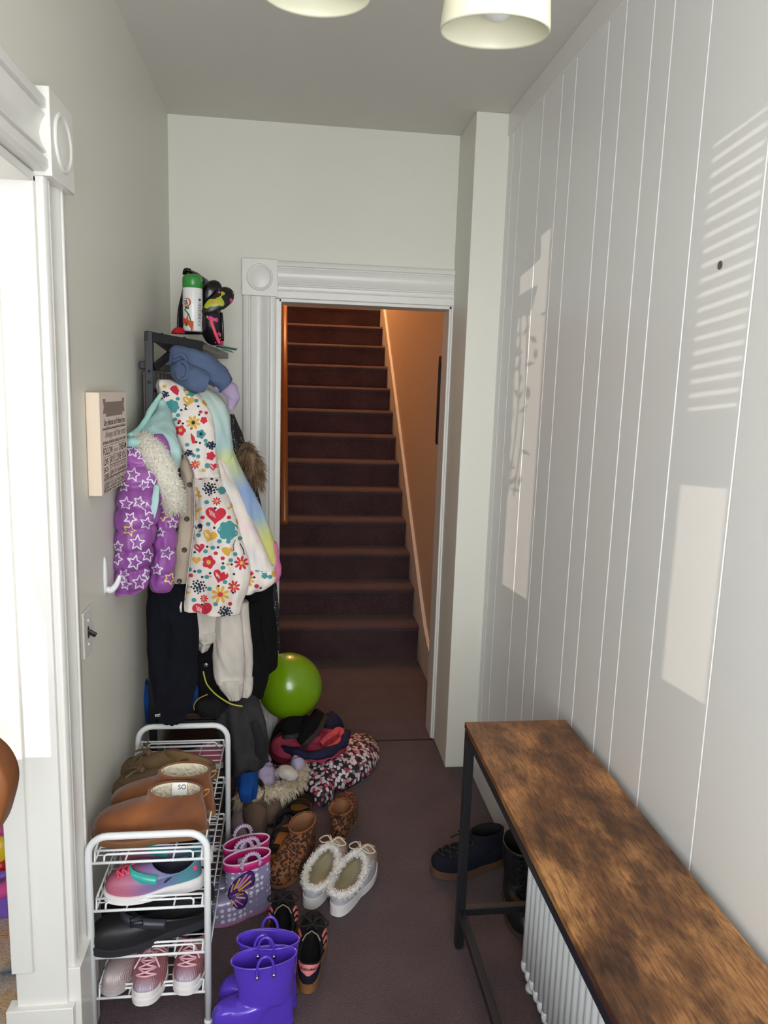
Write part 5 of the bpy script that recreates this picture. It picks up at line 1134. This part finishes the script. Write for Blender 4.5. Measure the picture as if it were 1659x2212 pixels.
# ------------------------------------------------------------------ grey fleece-lined slip-ons
gry = fabric('heather_grey', (178, 178, 186), .9, 380, .5, .05); fle = M('white_fleece', (232, 230, 226), 1); fle = fle.bump(fle.noise(110, 4), 1, .01).m; bei = fabric('beige_canvas', (170, 152, 134), .9, 380)
for i, (h, t, lab) in enumerate((((.066, 2.043), (.168, 2.300), 'left grey fleece-lined slip-on shoe, against the leopard boot'), ((.143, 2.006), (.276, 2.252), 'right grey fleece-lined slip-on shoe, on open carpet'))):
    o, L = shoe('slip_on_shoe', lab, h, t, 'shoe', 'grey slip-on shoes')
    F = footwear(L, .108, -1 if i else 1, (.036, .022), 1.05, .046, (.098, .090, .045, .066, .092, .012), None, dict(upper=gry, lining=M('khaki_insole', (172, 160, 130), .95).m, sole=wsole), o, lip=.006)
    g, n = F['rings'], F['n']; fm_ = MB(); tp = F['top']
    fur(fm_, [tp[k % n] for k in range(8, n - 7, 2)] + [], [.006] + [.0095] * ((n - 15) // 2 - 1) + [.0085], 1100, .010, 0, .0010, .1, 20 + i, sm=2); fur(fm_, [tp[(k + n - 10) % n] for k in range(0, 21, 2)], [.009] * 11, 420, .010, 0, .0010, .1, 30 + i, sm=2)
    fm_.build('fleece_trim', fle, o)
    m = MB(); m.loft([[along(g, n, a_, t_, .0016) for a_ in range(-50, 51, 10)] for t_ in (.28, .40, .52, .64, .76)], closed=False); m.build('apron', bei, o)
    m = MB(); m.tube([along(g, n, a_, .27, .002) for a_ in range(-56, 57, 8)], .0016, 6); m.build('apron_seam', plain('slip_seam', (110, 100, 92), .9), o)
    laces(o, F, plain('rope_lace', (206, 196, 180), .8), 2, .78, .95, 24, .0022)
# ------------------------------------------------------------------ leopard ankle boots
leo = M('leopard_suede', (150, 96, 56), .9); co = leo.coord(); nz = leo.noise(60, 2, co); wv = leo.n('VectorMath', operation='ADD'); leo.t.links.new(co.outputs[0], wv.inputs[0]); sc_ = leo.n('VectorMath', operation='SCALE'); sc_.inputs['Scale'].default_value = .012; leo.t.links.new(nz.outputs['Color'], sc_.inputs[0]); leo.t.links.new(sc_.outputs[0], wv.inputs[1])
v = leo.n('TexVoronoi'); v.inputs['Scale'].default_value = 95; leo.t.links.new(wv.outputs[0], v.inputs['Vector'])
leo.col(leo.ramp(v, [(.0, (96, 54, 30)), (.22, (96, 54, 30)), (.28, (34, 20, 17)), (.48, (34, 20, 17)), (.56, (136, 88, 54))])); leo = leo.m
tanl = M('tan_lining', (150, 106, 72), .9).m; tas = plain('tassel_brown', (60, 32, 24), .9)
for i, (h, t, lab, H) in enumerate((((.080, 2.375), (-.045, 2.118), 'leopard print ankle boot with its rounded toe toward the viewer', .125), ((.168, 2.36), (.235, 2.60), 'leopard print ankle boot standing behind the grey slip-ons', .105))):
    o, L = shoe('ankle_boot', lab, h, t, 'boot', 'leopard print ankle boots'); L = min(L, .27)
    F = footwear(L, .096, -1 if i else 1, (.014, .012), 1.02, .052, (.072, .064, .038, .086, .096, .0), [(.070, .060, .040, H, H - .006)], dict(upper=leo, lining=tanl, sole=tansole), o, lip=.004, wr=(14, .004))
    m = MB(); m.tube(F['top'], .0026, 8, closed=True); m.build('binding', plain('tan_binding', (140, 84, 46), .8), o)
    m = MB(); p = V((.0, .006, H - .01))
    for k in range(7): a_ = k * .9; m.tube([p, p + V((.006 * cos(a_), -.012, .012 + .004 * sin(a_))), p + V((.016 * cos(a_), -.022 + .008 * sin(a_), .022 + .010 * sin(a_ * 1.7)))], .0022, 6, sm=3)
    m.ball(p + V((0, -.006, .006)), .006, 10); m.build('tassel', tas, o)
# ------------------------------------------------------------------ taupe boots, sandals, pale slip-on
tau = fabric('taupe_suede', (98, 82, 70), .95, 300, .3, .08)
for i, (h, t, lab, H) in enumerate((((-.128, 2.615), (-.110, 2.375), 'nearer taupe suede ankle boot with a notched front', .135), ((-.055, 2.70), (-.062, 2.47), 'farther taupe suede ankle boot under the fur trim', .12))):
    o, L = shoe('ankle_boot', lab, h, t, 'boot', 'taupe ankle boots')
    F = footwear(L, .092, 1, (.024, .014), 1.02, .056, (.080, .068, .040, .085, .095, .0), [(.078, .062, .041, H, H - .035)], dict(upper=tau, lining=plain('dark_brown_lining', (54, 38, 30), .9), sole=black_r), o, lip=.004, wr=(12, .004))
    g, n = F['rings'], F['n']; m = MB()
    for s in (-1, 1): m.tube([along(g, n, s * 8, .98, .001), along(g, n, s * 30, .7, .001), along(g, n, s * 60, .45, .001), along(g, n, s * 85, .1, .001)], .0016, 6, sm=4)
    m.build('seam', plain('taupe_seam', (70, 58, 48), .9), o)
    pull_loop(o, V((0, .014, H)), tau, .014)
tanb = M('cork_footbed', (176, 114, 50), .7).m; strapm = fabric('black_strap', (26, 25, 26), .7, 200, .2)
for i, (h, t, lab) in enumerate((((.000, 2.455), (-.042, 2.195), 'black strappy sandal with a tan footbed, behind the polka dot boots'), ((.028, 2.445), (.060, 2.665), 'black strappy sandal with a tan heel cup, under the floral coat edge'))):
    o, L = shoe('sandal', lab, h, t, 'sandal', 'black sandals'); Wd = .088
    O_ = sole_outline(L, Wd, -1 if i else 1); m = MB(); zz = lambda s: .026 - .008 * s
    m.loft([[V((x * k, L / 2 + (y - L / 2) * k, z if z < .01 else zz(s))) for x, y, s in O_] for k, z in ((.97, 0), (1.0, .004), (1.0, .02))], 0, True, True); m.build('sole', black_r, o)
    m = MB(); m.loft([[V((x * k, L / 2 + (y - L / 2) * (1 + (k - 1) * .6), zz(s) + dz)) for x, y, s in O_] for k, dz in ((.96, .0), (.95, .004), (.86, .0022), (.5, .0012))], 0, False, True); fb = m.build('footbed', tanb, o)
    m = MB(); m.bx(-.012, .012, L * .12, L * .12 + .004, .0295, .030); m.bx(-.010, .010, L * .17, L * .17 + .004, .0290, .0296); m.build('footbed_stamp', black_r, fb, False)
    for k, (y0, y1, hh, w_) in enumerate(((.62, .80, .052, .034), (.80, .60, .056, .030), (.36, .40, .070, .024))):
        m = MB(); pts = [V((-Wd * .5, L * y0, .018)), V((-Wd * .42, L * (y0 * .8 + y1 * .2), hh * .8)), V((0, L * (y0 + y1) / 2, hh)), V((Wd * .42, L * (y0 * .2 + y1 * .8), hh * .8)), V((Wd * .5, L * y1, .018))]
        ribbon(m, pts, w_, lambda p: V((p.x, 0, p.z - .005)).normalized(), .0035); m.build('strap', strapm, o)
    m = MB(); ribbon(m, [V((-Wd * .42, L * .36, .03)), V((-Wd * .40, L * .15, .065)), V((0, -.004, .075)), V((Wd * .40, L * .15, .065)), V((Wd * .42, L * .36, .03))], .020, lambda p: V((p.x, p.y - L * .25, .0)).normalized(), .003); m.build('heel_strap', strapm, o)
o, L = shoe('slip_on_shoe', 'pale mauve mesh slip-on beside the rear post of the shoe rack', (-.168, 2.60), (-.162, 2.375), 'shoe')
F = footwear(L, .084, -1, (.018, .014), 1.05, .034, (.064, .056, .030, .060, .062, .010), None, dict(upper=fabric('mauve_mesh', (146, 128, 136), .8, 250, .6), lining=dl, sole=plain('mauve_sole', (190, 172, 178), .6)), o)
# ------------------------------------------------------------------ black slippers on the pile
fz = fabric('black_fuzz', (16, 15, 17), 1, 120, .8)
def pose(o, heel, toe, up_):
    y = (toe - heel).normalized(); x = y.cross(up_).normalized(); z = x.cross(y); m = Matrix((x, y, z)).transposed().to_4x4(); m.translation = heel; o.matrix_basis = m
o, L = shoe('slipper', 'black slipper tipped on its side with the sole showing on the pink jacket', (0, 0), (0, .2), 'slipper', 'black slippers')
pose(o, at(706, 1553, 2.99), at(668, 1612, 2.77), V((-.75, .25, .62)))
footwear(.235, .088, 1, (.022, .018), 1.03, .042, (.072, .062, .034, .066, .076, .008), None, dict(upper=fz, lining=fz, sole=plain('slipper_sole', (44, 40, 38), .8)), o)
o, L = shoe('slipper', 'black slipper lying flat under the balloon on the pile', (0, 0), (0, .2), 'slipper', 'black slippers')
pose(o, at(652, 1562, 2.98), at(622, 1600, 2.78), V((-.2, -.1, .97)))
footwear(.215, .088, -1, (.022, .018), 1.03, .042, (.072, .062, .034, .066, .076, .008), None, dict(upper=fz, lining=fz, sole=plain('slipper_sole2', (44, 40, 38), .8)), o)
# ------------------------------------------------------------------ shoes under the bench
blu = fabric('blue_black_canvas', (24, 26, 36), .85, 300, .3, .08)
o, L = shoe('high_top_shoe', 'black canvas high-top shoe with a brown gum sole beside the bench leg', (.728, 2.225), (.470, 2.165), 'shoe')
F = footwear(L, .096, 1, (.030, .026), 1.05, .044, (.076, .066, .036, .088, .098, .006), [(.070, .060, .038, .132, .128)], dict(upper=blu, lining=plain('hightop_lining', (16, 16, 20), .9), sole=plain('brown_gum', (92, 66, 50), .6)), o, lip=.005, wr=(14, .003))
laces(o, F, plain('hightop_lace', (20, 20, 26), .8), 6, .30, .80, 24, .0026); g, n = F['rings'], F['n']
m = MB()
for k in range(5):
    for s in (-1, 1): m.lathe([(.0035, 0), (.003, .0012), (.0015, .0008)], along(g, n, s * 30, .36 + .1 * k, .001), 10, axis=V((s * .6, .2, .7)).normalized())
m.build('eyelets', plain('eyelet_dark', (60, 60, 66), .4, metallic=.6), o)
o, L = shoe('boot', 'scuffed black leather boot half hidden behind the radiator end', (.708, 2.10), (.690, 1.860), 'boot')
lea = M('black_leather', (22, 22, 26), .38); lea = lea.bump(lea.noise(26, 4), .5, .01).m
F = footwear(.25, .098, -1, (.026, .018), 1.03, .052, (.074, .064, .038, .085, .092, .0), [(.072, .060, .040, .15, .15), (.070, .066, .044, .205, .20)], dict(upper=lea, lining=plain('boot_lining', (12, 12, 14), .9), sole=plain('boot_brown_sole', (66, 52, 44), .8)), o, lip=.005, wr=(12, .007))
laces(o, F, plain('boot_lace', (14, 14, 16), .8), 5, .3, .9, 24, .0024, bow=False)
# ------------------------------------------------------------------ the room on the left
rug = M('bright_rug', (140, 110, 110), 1); n1 = rug.noise(5, 5, rug.coord(), .6); n2 = rug.noise(11, 4, rug.coord((1, 1, 1), rot=(0, 0, 1)), .6); cA = rug.ramp(n1, [(.30, (40, 66, 92)), (.42, (200, 186, 170)), (.52, (212, 150, 50)), (.60, (206, 190, 176)), (.72, (140, 50, 110))]); cB = rug.ramp(n2, [(.35, (52, 92, 120)), (.5, (214, 204, 190)), (.66, (196, 120, 60))]); rug.col(rug.mix(.45, cA, cB)); rug = rug.bump(rug.noise(200, 2), .8, .006).m
rg2 = MB().bx(-2.7, -.66, 1.45, 3.6, .0, .014).build('area_rug', rug, None, False); tag(rg2, 'multicoloured patterned rug on the floor of the room at left', 'rug')
pkp = plain('pink_plastic', (226, 84, 160), .3); ylp = plain('yellow_plastic', (236, 196, 40), .3); rdp = plain('red_plastic', (204, 30, 40), .3); vip = plain('violet_plastic', (132, 96, 200), .3)
def px_tube(nm, pts, r, mt, par, n=12, flat=1.0): return MB().tube(pxpath(pts), r, n, sm=5, flat=flat).build(nm, mt, par)
ty = thing('toy_stroller', 'pink and purple plastic toy with a yellow wheel standing on the rug', 'toy')
px_tube('arm', [(-60, 1800, 2.1), (-10, 1790, 2.1), (18, 1812, 2.1), (30, 1850, 2.1), (28, 1880, 2.1)], .018, pkp, ty); px_tube('arm', [(-60, 1915, 2.05), (-10, 1925, 2.05), (20, 1915, 2.05), (32, 1890, 2.05)], .022, pkp, ty)
px_tube('bar', [(-60, 1895, 2.0), (0, 1890, 2.0), (28, 1880, 2.0)], .014, vip, ty, flat=.6); px_tube('leg', [(-40, 1925, 2.1), (-20, 2000, 2.15), (-12, 2085, 2.2)], .014, pkp, ty); px_tube('leg', [(30, 1900, 2.1), (36, 1980, 2.15), (30, 2070, 2.25)], .013, vip, ty)
MB().lathe([(0, -.012), (.03, -.014), (.036, -.006), (.036, .006), (.03, .014), (0, .012)], at(-6, 1835, 2.0), 24, axis=V((.2, -1, .2)).normalized()).build('wheel', ylp, ty)
MB().ball(at(2, 1868, 2.05), .028, 18).build('ball', rdp, ty)
MB().bx(-.98, -.70, 2.05, 2.3, .014, .10).build('tray', vip, ty, False, .01)
sh_ = thing('toy_shelf', 'white toy shelf seen through the left doorway', 'shelf', (-1.18, 2.62, 0))
w_ = plain('shelf_white', (226, 226, 222), .5)
for x in (-.32, .32): MB().bx(x - .01, x + .01, -.16, .16, 0, 1.0).build('side_panel', w_, sh_, False, .002)
for z in (.1, .45, .80): MB().bx(-.31, .31, -.16, .16, z - .01, z + .01).build('shelf_board', w_, sh_, False, .002)
def plush(lab, p, r, c, sc=(1, 1, 1.1)):
    o = thing('plush_toy', lab, 'plush toy', p - V((0, 0, r * 1.1)), 0, 'plush toys on the left room shelf'); q = V((0, 0, r * 1.1)); f_ = fabric('plush_%d' % int(p.z * 1000), c, 1, 120, .8)
    MB().ball(q, r, 20, sc=sc).build('body', f_, o); MB().ball(q + V((0, -r * .2, r * 1.2)), r * .62, 18).build('head', f_, o)
    for s in (-1, 1): MB().ball(q + V((s * r * .42, -r * .1, r * 1.75)), r * .22, 12).build('ear', f_, o)
for px, py, y, r, c, lab in ((-4, 1392, 2.55, .075, (226, 150, 150), 'pink plush toy on the top board of the toy shelf'), (-14, 1500, 2.56, .06, (34, 60, 150), 'blue plush toy on the toy shelf'), (2, 1570, 2.57, .055, (62, 128, 140), 'teal plush toy low on the toy shelf')):
    plush(lab, at(px, py, y), r, c)
bag = thing('brown_bag', 'brown leather bag with a grey cord hanging at the left door opening', 'bag', (-.482, 1.20, .905))
lth = M('tan_brown_leather', (126, 74, 36), .5); lth = lth.bump(lth.noise(60, 3), .2, .003).m
out = [V((-.105, 0, .02)), V((-.09, 0, .075)), V((-.03, 0, .088)), V((.012, 0, .06)), V((.030, 0, .015)), V((.022, 0, -.035)), V((.0, 0, -.085)), V((-.05, 0, -.10)), V((-.10, 0, -.06))]
oq = [V(p) for p in spline([tuple(p) for p in out], 5, True)]; cc = V((-.04, 0, 0))
m = MB(); m.loft([[cc + (p - cc) * k + V((0, y, 0)) for p in oq] for k, y in ((.80, -.028), (.97, -.026), (1.0, -.018), (1.0, .03), (.95, .036), (.8, .038))], 0, False, True); m.build('shell', lth, bag)
m = MB(); m.loft([[cc + (p - cc) * k + V((0, y, 0)) for p in oq] for k, y in ((.80, -.028), (.76, -.012), (.4, -.002))], 0, False, True); m.build('lining', plain('rose_lining', (120, 84, 84), .8), bag)
m = MB(); m.tube([cc + V((.03, -.03, .06)), cc + V((.045, -.04, .085)), cc + V((.01, -.04, .10)), cc + V((.04, -.036, .02)), cc + V((.03, -.04, -.05)), cc + V((.042, -.042, -.12))], .004, 8, sm=5); m.build('cord', fabric('grey_cord', (150, 146, 140), 1), bag)
m = MB(); m.tube([cc + V((-.05, 0, .08)), cc + V((-.10, 0, .25)), cc + V((-.085, .12, .42)), cc + V((-.10, .335, .48))], .006, 8, sm=5); m.build('strap', lth, bag)
